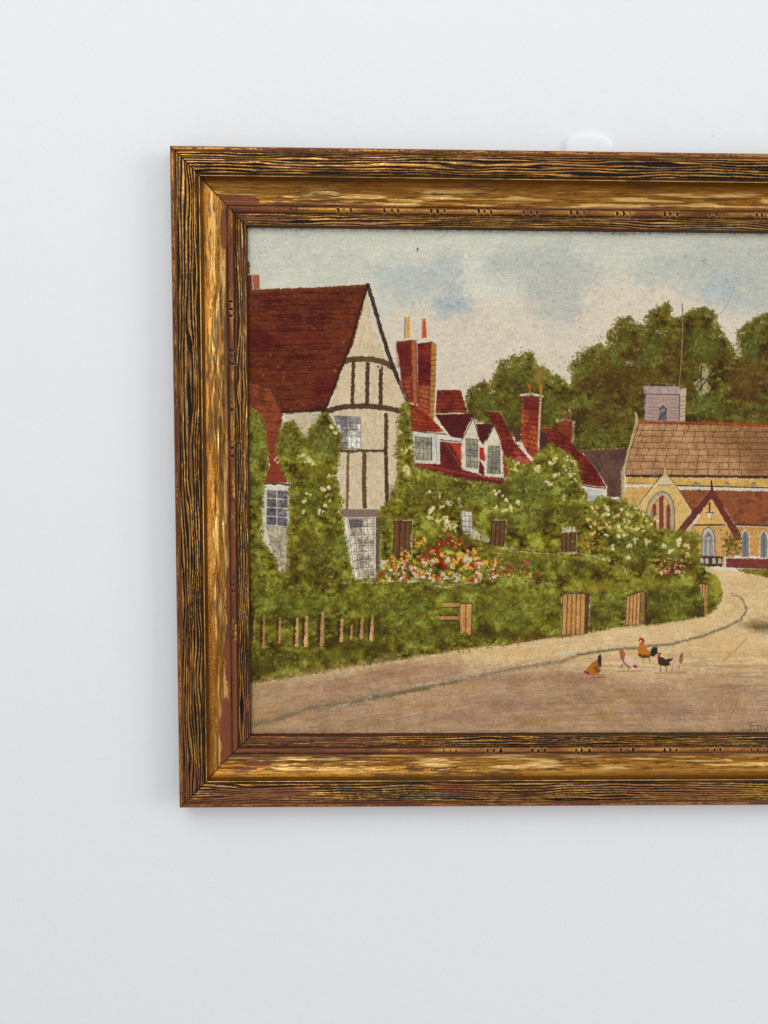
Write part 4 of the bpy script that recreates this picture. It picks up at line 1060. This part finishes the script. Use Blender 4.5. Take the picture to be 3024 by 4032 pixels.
fill(T('I', (490, 945), (520, 940), (550, 975), (605, 1010), (622, 1038), (590, 1058), (545, 1058), (505, 1036), (492, 990)), PINK, rag=0.8, relief=0.1)
fill(T('I', (488, 935), (515, 930), (535, 965), (520, 1000), (496, 1000)), (160, 96, 50), rag=0.8)
stroke(T('I', (502, 990), (530, 1036), (570, 1056)), 4, (120, 88, 66), 0.8)
stroke(T('I', (592, 1046), (606, 1052)), 6.5, (150, 36, 60), 0.95)
stroke(T('I', (510, 1030), (495, 1065)), 2, (84, 66, 60), 0.9)
stroke(T('I', (548, 1045), (552, 1072)), 2, (84, 66, 60), 0.9)
fill(T('I', (640, 870), (675, 880), (700, 920), (728, 945), (720, 975), (670, 982), (640, 960), (632, 920)), (182, 112, 34), rag=0.8, relief=0.1)
fill(T('I', (632, 950), (690, 965), (722, 960), (715, 980), (670, 985), (640, 972)), (96, 58, 28), rag=0.8)
fill(T('I', (725, 925), (745, 905), (770, 905), (775, 950), (745, 975), (722, 965)), (44, 44, 44), rag=1.0)
stroke(T('I', (645, 858), (655, 845), (672, 855), (668, 875)), 5.5, (172, 40, 44), 0.95)
stroke(T('I', (640, 872), (638, 895)), 3, (214, 200, 180), 0.8)
stroke(T('I', (675, 982), (672, 1022)), 2.2, (140, 110, 78), 0.9)
stroke(T('I', (715, 978), (718, 1012)), 2.6, (150, 96, 60), 0.9)
fill(T('I', (795, 985), (820, 985), (850, 1000), (900, 990), (885, 1040), (845, 1052), (800, 1040), (792, 1010)), (66, 46, 30), rag=0.8, relief=0.1)
stroke(T('I', (795, 990), (802, 965), (812, 960)), 5.5, (150, 40, 44), 0.95)
stroke(T('I', (812, 1048), (810, 1088)), 2.2, (84, 66, 54), 0.9)
stroke(T('I', (850, 1052), (855, 1088)), 2.2, (84, 66, 54), 0.9)
stroke(T('I', (860, 1008), (895, 1000)), 3, (44, 40, 36), 0.9)
fill(T('I', (880, 1022), (915, 995), (950, 972), (978, 958), (980, 1010), (955, 1055), (900, 1064)), (206, 164, 134), rag=0.8, relief=0.1)
fill(T('I', (948, 1010), (960, 968), (978, 958), (978, 1010), (962, 1036)), (140, 112, 54), rag=0.8)
stroke(T('I', (962, 985), (970, 962)), 3, (90, 88, 76), 0.9)
stroke(T('I', (905, 1055), (900, 1085)), 1.8, (110, 84, 66), 0.9)
stroke(T('I', (950, 1045), (952, 1075)), 1.8, (110, 84, 66), 0.9)
T = _T
# ---- the painter's name, brushed in thin dark capitals
INK = (74, 66, 46)
for q in (((1524, 1500), (1518, 1562)), ((1500, 1503), (1562, 1497)), ((1520, 1532), (1552, 1526)), ((1498, 1566), (1562, 1556)),
          ((1580, 1522), (1580, 1562)), ((1576, 1522), (1604, 1526), (1616, 1542), (1604, 1558), (1576, 1562)),
          ((1626, 1520), (1642, 1560), (1656, 1526), (1672, 1560), (1688, 1518))):
    stroke(T('I', *q), 1.9, INK, 0.8, 0.12, rag=0.5)

P[:] = np.clip(P, 0, 1) ** 1.05
# ---- the linen shows through the thin paint
thin = np.clip(0.5 + 0.6 * N45 + 0.5 * N20, 0, 1)                       # where the paint is thin the linen speaks
P *= (1 + (0.03 + 0.05 * thin) * weave + 0.03 * N2 + 0.018 * N4 + 0.018 * N9 + 0.025 * NH)[..., None]
pit_ = sstep(0.30, 0.12, TOOTH) * (0.25 + 0.5 * thin)
P *= (1 - 0.16 * pit_)[..., None]
fleck = sstep(0.86, 0.97, TOOTH + 0.10 * N2b) * thin * 0.16
P += (np.array([0.80, 0.74, 0.64], np.float32) - P) * fleck[..., None]
P *= 1 + 0.008 * N9b[..., None] * np.array([1, 0, -1.2], np.float32)
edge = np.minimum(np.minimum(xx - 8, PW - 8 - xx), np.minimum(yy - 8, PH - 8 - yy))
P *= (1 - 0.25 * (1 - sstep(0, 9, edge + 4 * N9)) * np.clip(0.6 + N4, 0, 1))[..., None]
RELIEF = np.clip(RELIEF, -0.2, 0.5) + 0.06 * weave + 0.035 * N2 + 0.03 * NH


# ------------------------------------------------------------------ object helpers
def grid_mesh(name, co, cols=None, mat=None, parent=None, smooth=True, flip=False):
    """co: (rows, cols, 3) world positions"""
    h, w = co.shape[:2]
    me = bpy.data.meshes.new(name)
    me.vertices.add(h * w)
    me.vertices.foreach_set('co', co.reshape(-1).astype(np.float32))
    i = np.arange(h * w).reshape(h, w)
    q = np.stack([i[:-1, :-1], i[1:, :-1], i[1:, 1:], i[:-1, 1:]], -1).reshape(-1, 4)
    if flip:
        q = q[:, ::-1]
    n = len(q)
    me.loops.add(n * 4)
    me.loops.foreach_set('vertex_index', q.reshape(-1).astype(np.int32))
    me.polygons.add(n)
    me.polygons.foreach_set('loop_start', (np.arange(n) * 4).astype(np.int32))
    me.polygons.foreach_set('use_smooth', np.full(n, smooth))
    me.update(calc_edges=True)
    if cols is not None:
        a = me.color_attributes.new('paint', 'FLOAT_COLOR', 'POINT')
        a.data.foreach_set('color', cols.reshape(-1).astype(np.float32))
    if mat:
        me.materials.append(mat)
    o = bpy.data.objects.new(name, me)
    COL.objects.link(o)
    if parent:
        attach(o, parent)
    return o


def attach(o, parent):
    o.parent = parent
    # every object of the frame is modelled in world coordinates: undo the parents' placement
    off = Vector((0, 0, 0))
    p = parent
    while p:
        off += p.location
        p = p.parent
    if o.type == 'MESH':
        o.data.transform(Matrix.Translation(-off))


def nodes_of(name):
    m = bpy.data.materials.new(name)
    m.use_nodes = True
    nt = m.node_tree
    return m, nt, nt.nodes['Principled BSDF']


def add(nt, kind, **kw):
    n = nt.nodes.new(kind)
    for k, v in kw.items():
        n.inputs[k].default_value = v
    return n


# canvas: oil paint, satin where it is thick
oil, nt, bs = nodes_of('oil_paint')
at = nt.nodes.new('ShaderNodeAttribute')
at.attribute_name = 'paint'
nt.links.new(at.outputs['Color'], bs.inputs['Base Color'])
bs.inputs['Roughness'].default_value = 0.55
bs.inputs['Specular IOR Level'].default_value = 0.10
tc = nt.nodes.new('ShaderNodeTexCoord')
nz = add(nt, 'ShaderNodeTexNoise', Scale=900.0, Detail=3.0)
nt.links.new(tc.outputs['Object'], nz.inputs['Vector'])
bp = add(nt, 'ShaderNodeBump', Strength=0.25, Distance=0.0002)
nt.links.new(nz.outputs['Fac'], bp.inputs['Height'])
nt.links.new(bp.outputs['Normal'], bs.inputs['Normal'])
mr = add(nt, 'ShaderNodeMapRange', **{'To Min': 0.45, 'To Max': 0.7})
nz2 = add(nt, 'ShaderNodeTexNoise', Scale=60.0, Detail=4.0)
nt.links.new(tc.outputs['Object'], nz2.inputs['Vector'])
nt.links.new(nz2.outputs['Fac'], mr.inputs['Value'])
nt.links.new(mr.outputs['Result'], bs.inputs['Roughness'])

# gilding: gold leaf over red clay, colour and leaf coverage carried by the carved surface
gilt, nt, bs = nodes_of('worn_gilding')
at = nt.nodes.new('ShaderNodeAttribute')
at.attribute_name = 'paint'
nt.links.new(at.outputs['Color'], bs.inputs['Base Color'])
nt.links.new(at.outputs['Alpha'], bs.inputs['Metallic'])
tc = nt.nodes.new('ShaderNodeTexCoord')
nz = add(nt, 'ShaderNodeTexNoise', Scale=420.0, Detail=5.0, Roughness=0.65)
nt.links.new(tc.outputs['Object'], nz.inputs['Vector'])
mr = add(nt, 'ShaderNodeMapRange', **{'To Min': 0.20, 'To Max': 0.50})
nt.links.new(nz.outputs['Fac'], mr.inputs['Value'])
nt.links.new(mr.outputs['Result'], bs.inputs['Roughness'])
bs.inputs['Specular IOR Level'].default_value = 0.16
bp = add(nt, 'ShaderNodeBump', Strength=0.55, Distance=0.0005)
nt.links.new(nz.outputs['Fac'], bp.inputs['Height'])
nt.links.new(bp.outputs['Normal'], bs.inputs['Normal'])

# ------------------------------------------------------------------ the framed painting
root = bpy.data.objects.new('framed_painting', None)
COL.objects.link(root)
root.location = W(330, RH, FRONT)
root['label'] = 'village lane painting with timbered cottage and church in carved gilt frame on white wall'
root['category'] = 'painting'

gx = X0 + np.arange(PW) / SPM
gy = Y0 + np.arange(PH) / SPM
GX, GY = np.meshgrid(gx, gy)
wx, wy, wz = W(GX, GY, CANVAS_Z - RELIEF)
K_LIGHT = 0.95
cols = np.concatenate([np.clip(lin(P) / K_LIGHT, 0.004, 0.9), np.ones((PH, PW, 1), np.float32)], -1)
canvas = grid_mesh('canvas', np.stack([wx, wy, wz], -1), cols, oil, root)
del wx, wy, wz, cols

PROFILE = np.array([(0.0, 0.3), (0.0, 10.0), (0.0, 19.2), (0.35, 20.6), (1.2, 21.5), (2.4, 21.9), (3.6, 21.7), (4.6, 21.3), (5.2, 21.8), (8, 22.6), (13, 23.0), (18, 22.7), (20.2, 22.2), (20.8, 21.0), (21.7, 20.8), (22.1, 21.8),
                    (22.6, 22.7), (23.1, 22.6), (23.7, 21.2), (25.2, 18.9), (27.5, 16.8), (30.5, 14.9), (34, 13.5), (38, 12.7), (40.6, 12.5), (41.4, 12.2), (41.8, 11.7), (42.2, 12.3),
                    (43.2, 13.5), (44.5, 14.0), (45.8, 13.5), (46.8, 12.3), (47.3, 11.6), (47.9, 12.4), (50, 13.4), (53, 13.5), (56, 12.8), (56.9, 12.2), (57.25, 11.2), (57.4, 9.0), (57.5, 6.6)])
PROFILE[1:, 1] -= 4.0
ARC = np.concatenate([[0], np.cumsum(np.hypot(*np.diff(PROFILE, axis=0).T))])


def sample_profile(w0, w1, step):
    """profile points between two stations (indices), resampled along its arc"""
    a0, a1 = ARC[w0], ARC[w1]
    n = max(2, int((a1 - a0) / step))
    a = np.linspace(a0, a1, n + 1)
    return np.interp(a, ARC, PROFILE[:, 0]), np.interp(a, ARC, PROFILE[:, 1])


BANDS = (('frame_rail', 0, 16), ('gilded_cove', 16, 26), ('notched_bead', 26, 32), ('inner_moulding', 32, 40))
GOLD = np.array([0.56, 0.27, 0.055])
GOLD2 = np.array([0.29, 0.112, 0.016])
PALEG = np.array([0.92, 0.58, 0.20])
BOLE = np.array([0.205, 0.058, 0.025])
DARK = np.array([0.007, 0.005, 0.004])
UMBER = np.array([0.055, 0.028, 0.012])


def mix(a, b, t):
    t = t[..., None]
    return a * (1 - t) + b * t


def blob(s, w, s0, w0, rs, rw, seed):
    d = np.hypot((s - s0) / rs, (w - w0) / rw) + 0.35 * vn(s / 7, w / 2.2, seed) + 0.2 * vn(s / 2.2, w / 0.9, seed + 1)
    return 1 - sstep(0.86, 1.0, d)


def rail(place, L, seed, notches, worn, bole_bias, grime_shade=0.0, step_s=0.75):
    base = None
    for name, i0, i1 in BANDS:
        w, h = sample_profile(i0, i1, 0.28)
        ns = int(L / step_s)
        u = np.concatenate([[0, 0.0004, 0.0011], np.linspace(0.002, 0.998, ns), [0.9989, 0.9996, 1]])
        wg, ug = np.meshgrid(w, u, indexing='ij')
        hg = np.repeat(h[:, None], len(u), 1)
        sg = wg + ug * (L - 2 * wg)
        s, ww = sg, wg
        flake = vn(s / 16, ww / 1.1, seed + 2) * 0.6 + vn(s / 5, ww / 0.6, seed + 3) * 0.4
        fine = vn(s / 1.6, ww / 0.45, seed + 4)
        patch = vn(s / 45, ww / 14, seed + 5)
        bole_m = np.zeros_like(s)
        for (s0, w0, rs, rw) in worn:
            bole_m = np.maximum(bole_m, blob(s, ww, s0, w0, rs, rw, seed + 31))
        metal = np.ones_like(s)
        dh = np.zeros_like(s)
        if name in ('frame_rail', 'inner_moulding'):
            outer = name == 'frame_rail'
            lo, hi = (4.9, 20.4) if outer else (47.9, 56.3)
            perd = 2.05 if outer else 1.6
            ph = ww / perd + 1.0 * vn(s / 62, ww / 8, seed + 6) + 0.62 * vn(s / 32, ww / 4.0, seed + 7) + 0.12 * vn(s / 11, ww / 3, seed + 8)
            fld = 0.88 * np.cos(2 * np.pi * ph) + 0.5 * vn(s / 40, ww / 1.3, seed + 18) + 0.25 * vn(s / 13, ww / 0.8, seed + 19) + 0.06
            tri = np.clip(0.5 - 0.62 * fld, 0, 1)             # 0 crest .. 1 valley
            ident = np.floor(ph)
            wid = 0.42 + 0.12 * vn(s / 26 + ident * 7.3, ident * 3.1, seed + 9)
            valley = sstep(wid, wid + 0.17, tri)
            inband = sstep(lo - 0.3, lo + 0.2, ww) * (1 - sstep(hi - 0.2, hi + 0.3, ww))
            valley = valley * inband
            lost = sstep(0.5, 0.75, vn(s / 20, ww / 2.5, seed + 10) + 0.3 * fine)
            valley *= 1 - 0.7 * lost
            dh -= (0.95 if outer else 0.6) * valley - 0.12 * fine * inband
            col = mix(GOLD2, GOLD, np.clip(0.55 + 0.6 * flake, 0, 1))
            # leaf survives on crests only
            crest = 1 - sstep(0.17, 0.40 + 0.10 * patch, tri + 0.12 * fine)
            crest = crest * (1 - 0.65 * sstep(0.22, 0.6, vn(s / 13 + ident * 5.1, ident * 2.7, seed + 17) + 0.35 * fine))
            tone = np.clip(0.45 + 0.6 * flake + 0.3 * patch, 0, 1)
            bodyc = mix(UMBER * 0.8, BOLE * 0.85, np.clip(0.30 + 0.7 * patch + 0.4 * flake, 0, 1))
            col = np.where(inband[..., None] > 0.5, mix(bodyc, mix(GOLD * np.array([0.85, 0.78, 0.7]), PALEG * np.array([0.95, 0.80, 0.64]), tone ** 1.6), np.clip(crest * (0.85 + 0.7 * flake), 0, 1)), col)
            metal = np.where(inband > 0.5, np.clip(crest * 1.1, 0.05, 1), metal)
            b = np.clip(np.maximum(bole_m, sstep(0.55, 0.8, patch + 0.35 * flake + bole_bias) * 0.9), 0, 1)
            col = mix(col, BOLE, b * (1 - 0.2 * crest))
            metal = metal * (1 - b)
            col = mix(col, DARK, valley)
            metal = metal * (1 - valley)
            if outer:
                # side and outer bead: rubbed gold edge over brown
                side = 1 - sstep(0.2, 1.0, ww)
                col = mix(col, mix(UMBER, BOLE * 0.7, np.clip(0.5 + patch, 0, 1)), side)
                metal *= 1 - side
                beadm = sstep(0.6, 1.2, ww) * (1 - sstep(3.6, 4.4, ww))
                rub = sstep(-0.15, 0.5, flake + 0.6 * fine + 0.3 * patch) * np.clip(1 - np.abs(ww - 2.3) / 1.5, 0, 1)
                col = mix(col, mix(BOLE * 0.6, GOLD * np.array([1.1, 0.95, 0.9]), np.clip(rub * 1.3, 0, 1)), beadm)
                metal = metal * (1 - beadm) + beadm * np.clip(rub * 1.3, 0, 1)
                gr = sstep(3.7, 4.3, ww) * (1 - sstep(4.7, 5.1, ww)) * 0.85 + sstep(20.2, 20.8, ww) * (1 - sstep(21.8, 22.2, ww))
                gr = np.clip(gr * (0.9 + 0.4 * flake), 0, 1)
                col = mix(col, DARK, gr)
                metal *= 1 - gr
            else:
                lip = sstep(56.2, 56.8, ww)  # dark brown lip, with the recess shade put into its colour
                col = mix(col, mix(UMBER * 0.9, BOLE * 0.35, np.clip(0.5 + patch, 0, 1)), lip)
                metal = metal * (1 - lip) + 0.15 * lip
                gr = 1 - sstep(47.5, 48.0, ww)
                col = mix(col, UMBER * 0.5, gr)
                metal *= 1 - gr
        elif name == 'gilded_cove':
            col = mix(GOLD2, GOLD, np.clip(0.5 + 0.5 * flake + 0.4 * patch, 0, 1))
            upper = 1 - sstep(24.5, 29.0, ww + 0.8 * flake)  # steep side painted darker: its shade is put into the gold colour
            col = mix(col, GOLD2 * 0.60, upper * 0.9)
            grainy = vn(s / 11, ww / 0.42, seed + 21) * 0.6 + vn(s / 26, ww / 1.0, seed + 22) * 0.5
            col = mix(col, GOLD2 * 0.75, sstep(0.02, 0.45, grainy) * 0.75 * (1 - upper))
            scr = sstep(0.18, 0.46, vn(s / 9, ww / 0.75, seed + 12) * 0.7 + 0.35 * fine - 0.12 + 0.25 * patch) * sstep(27, 30, ww)
            col = mix(col, UMBER, scr * 0.85)
            metal *= 1 - 0.8 * scr
            pale = sstep(0.1, 0.5, vn(s / 30, ww / 1.6, seed + 13) + 0.4 * flake) * sstep(28, 31, ww)
            col = mix(col, PALEG, pale * 0.7)
            dh += 0.07 * fine + 0.16 * vn(s / 6, ww / 0.9, seed + 23) * sstep(26, 29, ww)
            dh += (0.30 * vn(s / 14, ww / 2.0, seed + 14) + 0.12 * grainy) * sstep(26, 29, ww) - 0.18 * scr + 0.12 * pale
            low = sstep(38.5, 41.2, ww + 1.2 * flake + 0.8 * patch)
            col = mix(col, mix(UMBER, BOLE, np.clip(0.6 + flake, 0, 1)), low * 0.9)
            metal *= 1 - low * 0.9
            b = np.clip(np.maximum(bole_m, sstep(0.72, 0.86, patch * 0.8 + 0.45 * vn(s / 12, ww / 2.5, seed + 15) + bole_bias * 0.5) * sstep(33, 37, ww)), 0, 1)
            col = mix(col, BOLE, b)
            metal *= 1 - b
            dh -= 0.14 * b
            rid = (1 - sstep(22.9, 23.25, ww)) * sstep(22.15, 22.4, ww)
            col = mix(col, PALEG, rid * np.clip(0.75 + 0.7 * flake, 0, 1))
            col = mix(col, DARK, 1 - sstep(22.05, 22.3, ww))
        else:
            rub = np.clip(0.35 + 0.8 * vn(s / 22, ww / 5, seed + 16) + 0.4 * flake + 0.4 * fine - bole_bias, 0, 1)
            edge_ = sstep(1.6, 2.5, np.abs(ww - 44.5))
            col = mix(BOLE, GOLD, rub)
            metal = rub * 0.95
            b = bole_m
            col = mix(col, BOLE, b)
            metal *= 1 - b
            col = mix(col, UMBER * 0.8, edge_ * 0.9)
            metal *= 1 - edge_
            jit = np.random.default_rng(seed + 90)
            for (c0, strength) in notches:
                for k in (-1, 0, 1):
                    sz = jit.uniform(0.8, 1.15)
                    strength_k = strength * (1 if jit.random() > 0.15 else 0.45)
                    d = np.hypot((s - c0 - 5.2 * k - jit.normal(0, 0.35)) / (1.15 * sz), (ww - 44.4 - jit.normal(0, 0.15)) / (2.1 * sz)) + 0.15 * fine
                    m = (1 - sstep(0.75, 1.05, d)) * strength_k
                    rim = (1 - sstep(0.15, 0.3, np.abs(d - 1.25))) * max(0, strength - 0.5) * 0.7
                    dh -= 1.1 * m
                    col = mix(col, DARK, m)
                    metal *= 1 - m
                    col = mix(col, PALEG, rim * 0.6)
        # grime rubbed into the gilding, plus light falloff painted along the bottom rail
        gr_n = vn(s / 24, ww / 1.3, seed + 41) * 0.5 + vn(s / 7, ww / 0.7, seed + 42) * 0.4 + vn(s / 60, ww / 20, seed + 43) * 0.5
        gm = sstep(0.15, 0.6, gr_n + grime_shade_at(s, grime_shade)) * (0.75 if name in ('gilded_cove', 'notched_bead') else 0.35)
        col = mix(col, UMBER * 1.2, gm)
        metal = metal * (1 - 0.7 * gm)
        # dark line of the mitre
        near = np.minimum(s - ww, L - ww - s)
        mit = 1 - sstep(0.15, 0.75, near + 0.2 * fine)
        col = mix(col, DARK, mit * 0.95)
        metal *= 1 - mit
        dh -= 0.5 * (1 - sstep(0.0, 0.4, near))
        px, py = place(sg, wg)
        z = FRONT - (hg + dh)
        wxx, wyy, wzz = W(px, py, z)
        att = np.concatenate([np.clip(col, 0, 1), np.clip(metal, 0, 1)[..., None]], -1)
        o = grid_mesh(name, np.stack([wxx, wyy, wzz], -1), att, gilt, base or root)
        if base is None:
            base = o
    return base


def grime_shade_at(s, grime_shade):
    return grime_shade if not callable(grime_shade) else grime_shade(s)


def groups(first, n, faint=()):
    return [(first + 36.9 * k, 0.25 if k in faint else 1.0) for k in range(n)]


# top, left, bottom, right
rail(lambda s, w: (s, w), RW, 100, [(60 + 36.9 * k, 0.3 if k == 0 else 0.6 if k == 1 else 1.0) for k in range(15)],
     [(48, 38.6, 19, 4.2), (60, 44.5, 20, 3), (70, 52, 24, 3.0), (100, 7, 14, 1.6), (150, 20, 0.1, 0.1), (262, 10, 8, 1.2), (500, 9, 10, 1.4)], -0.12, -0.05)
rail(lambda s, w: (w, s), RH, 200, [(122, 1), (159, 1), (196, 1), (232, 0.9), (268, 0.5), (305, 0.2), (342, 0.6), (380, 0.5), (420, 0.2)],
     [(85, 44.5, 34, 3), (60, 39.5, 16, 2.2), (255, 42.5, 40, 2.4), (330, 44.5, 60, 3), (355, 40.5, 26, 2.6), (400, 39.5, 30, 3.0), (430, 44.5, 60, 3), (462, 37.8, 30, 5.2), (490, 41, 26, 10), (452, 54, 40, 2.5), (420, 54.5, 20, 1.6), (90, 54, 20, 2),
      (500, 12, 18, 9), (478, 5, 20, 3), (375, 8, 30, 1.2)], -0.02, 0.05)
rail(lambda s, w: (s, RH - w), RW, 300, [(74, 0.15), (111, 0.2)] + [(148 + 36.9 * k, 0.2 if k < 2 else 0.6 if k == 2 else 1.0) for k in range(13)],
     [(64, 34, 13, 1.7), (75, 44.5, 40, 3), (70, 55, 40, 1.6), (95, 53, 22, 2), (40, 7, 50, 3), (150, 4.5, 50, 1.6), (120, 44.5, 60, 2.2), (52, 30.5, 12, 1.5)], 0.06, lambda s: 0.28 - 0.0009 * s)  # darkening grows to the left: light falloff put into the colour
rail(lambda s, w: (RW - w, s), RH, 400, [(100 + 36.9 * k, 1.0) for k in range(9)], [(470, 40, 20, 5), (60, 44, 30, 3)], -0.08)

# ------------------------------------------------------------------ white adhesive hook that carries it
cx = 328.0
pts = []
for (x, y) in ((-18.9, 40.0), (-18.9, -9.0)):
    pts.append((x, y))
for k in range(1, 24):
    a = math.pi - math.pi * k / 24
    pts.append((18.9 * (abs(math.cos(a)) ** 0.8) * (1 if math.cos(a) > 0 else -1), -8.4 - 10.0 * math.sin(a) ** 0.86))
pts += [(18.9, -9.0), (18.9, 40.0)]
pts = np.array(pts)
cen = np.array([0.0, 8.0])
rings = []
for sc, hh in ((1.0, 0.0), (1.0, 1.9), (0.985, 2.6), (0.95, 3.1), (0.88, 3.4), (0.6, 3.5), (0.02, 3.5)):
    q = cen + (pts - cen) * sc
    rings.append(np.stack(W(cx + q[:, 0], q[:, 1], FRONT - hh + 0 * q[:, 0]), -1))
rings = np.array(rings)
rings = np.concatenate([rings, rings[:, :1]], 1)
plastic, nt, bs = nodes_of('white_plastic')
bs.inputs['Base Color'].default_value = (0.82, 0.82, 0.825, 1)
bs.inputs['Roughness'].default_value = 0.5
nz = add(nt, 'ShaderNodeTexNoise', Scale=500.0, Detail=2.0)
bp = add(nt, 'ShaderNodeBump', Strength=0.05, Distance=0.0003)
nt.links.new(nz.outputs['Fac'], bp.inputs['Height'])
nt.links.new(bp.outputs['Normal'], bs.inputs['Normal'])
hook = grid_mesh('wall_hook', rings, None, plastic)
hook['label'] = 'white plastic hook tab with rounded top on the wall behind the gilt frame'
hook['category'] = 'hook'

# ------------------------------------------------------------------ wall
wallm, nt, bs = nodes_of('white_emulsion')
tc = nt.nodes.new('ShaderNodeTexCoord')
bs.inputs['Roughness'].default_value = 0.75
bs.inputs['Specular IOR Level'].default_value = 0.25
n1 = add(nt, 'ShaderNodeTexNoise', Scale=3.0, Detail=3.0)
cr = nt.nodes.new('ShaderNodeMix')
cr.data_type = 'RGBA'
cr.inputs[6].default_value = (0.80, 0.80, 0.795, 1)
cr.inputs[7].default_value = (0.82, 0.82, 0.82, 1)
nt.links.new(tc.outputs['Object'], n1.inputs['Vector'])
nt.links.new(n1.outputs['Fac'], cr.inputs[0])
sp = add(nt, 'ShaderNodeTexVoronoi', Scale=9.0)
nt.links.new(tc.outputs['Object'], sp.inputs['Vector'])
spm = add(nt, 'ShaderNodeMapRange', **{'From Min': 0.006, 'From Max': 0.014, 'To Min': 0.55, 'To Max': 0.0})
nt.links.new(sp.outputs['Distance'], spm.inputs['Value'])
fl = nt.nodes.new('ShaderNodeMix')
fl.data_type = 'RGBA'
fl.inputs[7].default_value = (0.30, 0.29, 0.28, 1)
nt.links.new(spm.outputs['Result'], fl.inputs[0])
nt.links.new(cr.outputs[2], fl.inputs[6])
nt.links.new(fl.outputs[2], bs.inputs['Base Color'])
n2 = add(nt, 'ShaderNodeTexNoise', Scale=330.0, Detail=4.0, Roughness=0.6)
n3 = add(nt, 'ShaderNodeTexNoise', Scale=70.0, Detail=3.0)
vo = add(nt, 'ShaderNodeTexVoronoi', Scale=55.0)
for n in (n2, n3, vo):
    nt.links.new(tc.outputs['Object'], n.inputs['Vector'])
pit = add(nt, 'ShaderNodeMapRange', **{'From Min': 0.0, 'From Max': 0.09, 'To Min': -0.7, 'To Max': 0.0})
nt.links.new(vo.outputs['Distance'], pit.inputs['Value'])
msk = add(nt, 'ShaderNodeMapRange', **{'From Min': 0.60, 'From Max': 0.72})
n4 = add(nt, 'ShaderNodeTexNoise', Scale=9.0, Detail=2.0)
nt.links.new(tc.outputs['Object'], n4.inputs['Vector'])
nt.links.new(n4.outputs['Fac'], msk.inputs['Value'])


def math_node(op, a, b):
    m = nt.nodes.new('ShaderNodeMath')
    m.operation = op
    for i, v in enumerate((a, b)):
        if isinstance(v, (int, float)):
            m.inputs[i].default_value = v
        else:
            nt.links.new(v, m.inputs[i])
    return m.outputs[0]


hsum = math_node('ADD', math_node('MULTIPLY', n2.outputs['Fac'], 0.55), math_node('MULTIPLY', n3.outputs['Fac'], 1.0))
hsum = math_node('ADD', hsum, math_node('MULTIPLY', pit.outputs['Result'], msk.outputs['Result']))
bp = add(nt, 'ShaderNodeBump', Strength=0.34, Distance=0.0011)
nt.links.new(hsum, bp.inputs['Height'])
nt.links.new(bp.outputs['Normal'], bs.inputs['Normal'])
me = bpy.data.meshes.new('wall')
me.from_pydata([(-3, 0, 0), (3, 0, 0), (3, 0, 2.7), (-3, 0, 2.7), (-3, 0.12, 0), (3, 0.12, 0), (3, 0.12, 2.7), (-3, 0.12, 2.7)], [],
               [(0, 1, 2, 3), (5, 4, 7, 6), (4, 0, 3, 7), (1, 5, 6, 2), (3, 2, 6, 7), (4, 5, 1, 0)])
me.materials.append(wallm)
wall = bpy.data.objects.new('wall', me)
COL.objects.link(wall)
wall['label'] = 'plain white painted wall with fine roller texture behind the painting'
wall['category'] = 'wall'
wall['kind'] = 'structure'

# ------------------------------------------------------------------ light: a window up to the right, soft room light
world = bpy.data.worlds.new('World')
scene.world = world
world.use_nodes = True
wn = world.node_tree
bg = wn.nodes['Background']
wtc = wn.nodes.new('ShaderNodeTexCoord')
sep = wn.nodes.new('ShaderNodeSeparateXYZ')
wn.links.new(wtc.outputs['Generated'], sep.inputs[0])
wr = wn.nodes.new('ShaderNodeValToRGB')
wr.color_ramp.elements[0].position = 0.0
wr.color_ramp.elements[0].color = (0.50, 0.485, 0.52, 1)
wr.color_ramp.elements[1].position = 1.0
wr.color_ramp.elements[1].color = (0.82, 0.86, 0.87, 1)
mrw = wn.nodes.new('ShaderNodeMapRange')
mrw.inputs['From Min'].default_value = -1.0
wn.links.new(sep.outputs['Z'], mrw.inputs['Value'])
wn.links.new(mrw.outputs['Result'], wr.inputs['Fac'])
wn.links.new(wr.outputs['Color'], bg.inputs[0])
bg.inputs[1].default_value = 0.95


def area(name, loc, target, sx, sy, watts, color):
    l = bpy.data.lights.new(name, 'AREA')
    l.shape = 'RECTANGLE'
    l.size, l.size_y = sx, sy
    l.energy = watts
    l.color = color
    o = bpy.data.objects.new(name, l)
    COL.objects.link(o)
    o.location = loc
    o.rotation_euler = (Vector(target) - Vector(loc)).to_track_quat('-Z', 'Y').to_euler()
    return o


area('window_light', (2.7, -1.5, 1.8), (0.0, 0, 1.5), 1.4, 1.6, 33, (1.0, 0.985, 0.965))
area('room_light', (-0.7, -1.4, 2.9), (-0.2, 0, 1.6), 1.4, 1.0, 14, (0.94, 0.98, 1.0))

# ------------------------------------------------------------------ camera
cam = bpy.data.cameras.new('camera')
cam.sensor_fit = 'VERTICAL'
cam.sensor_height = 36.0
cam.lens = 36.0 * FOC / 4032.0
cam.clip_start = 0.01
cam.clip_end = 50.0
co = bpy.data.objects.new('camera', cam)
COL.objects.link(co)


def dirw(v):
    return Vector((v[0], v[2], -v[1]))


right, down, fwd = dirw(ROT[0]), dirw(ROT[1]), dirw(ROT[2])
m = Matrix((right, -down, -fwd)).transposed().to_4x4()
m.translation = Vector(W(*CAM))
co.matrix_world = m
scene.camera = co

scene.view_settings.view_transform = 'Standard'
scene.view_settings.look = 'None'
scene.view_settings.gamma = 1.0
scene.view_settings.use_curve_mapping = False
scene.view_settings.exposure = 0.0
scene.cycles.max_bounces = 6
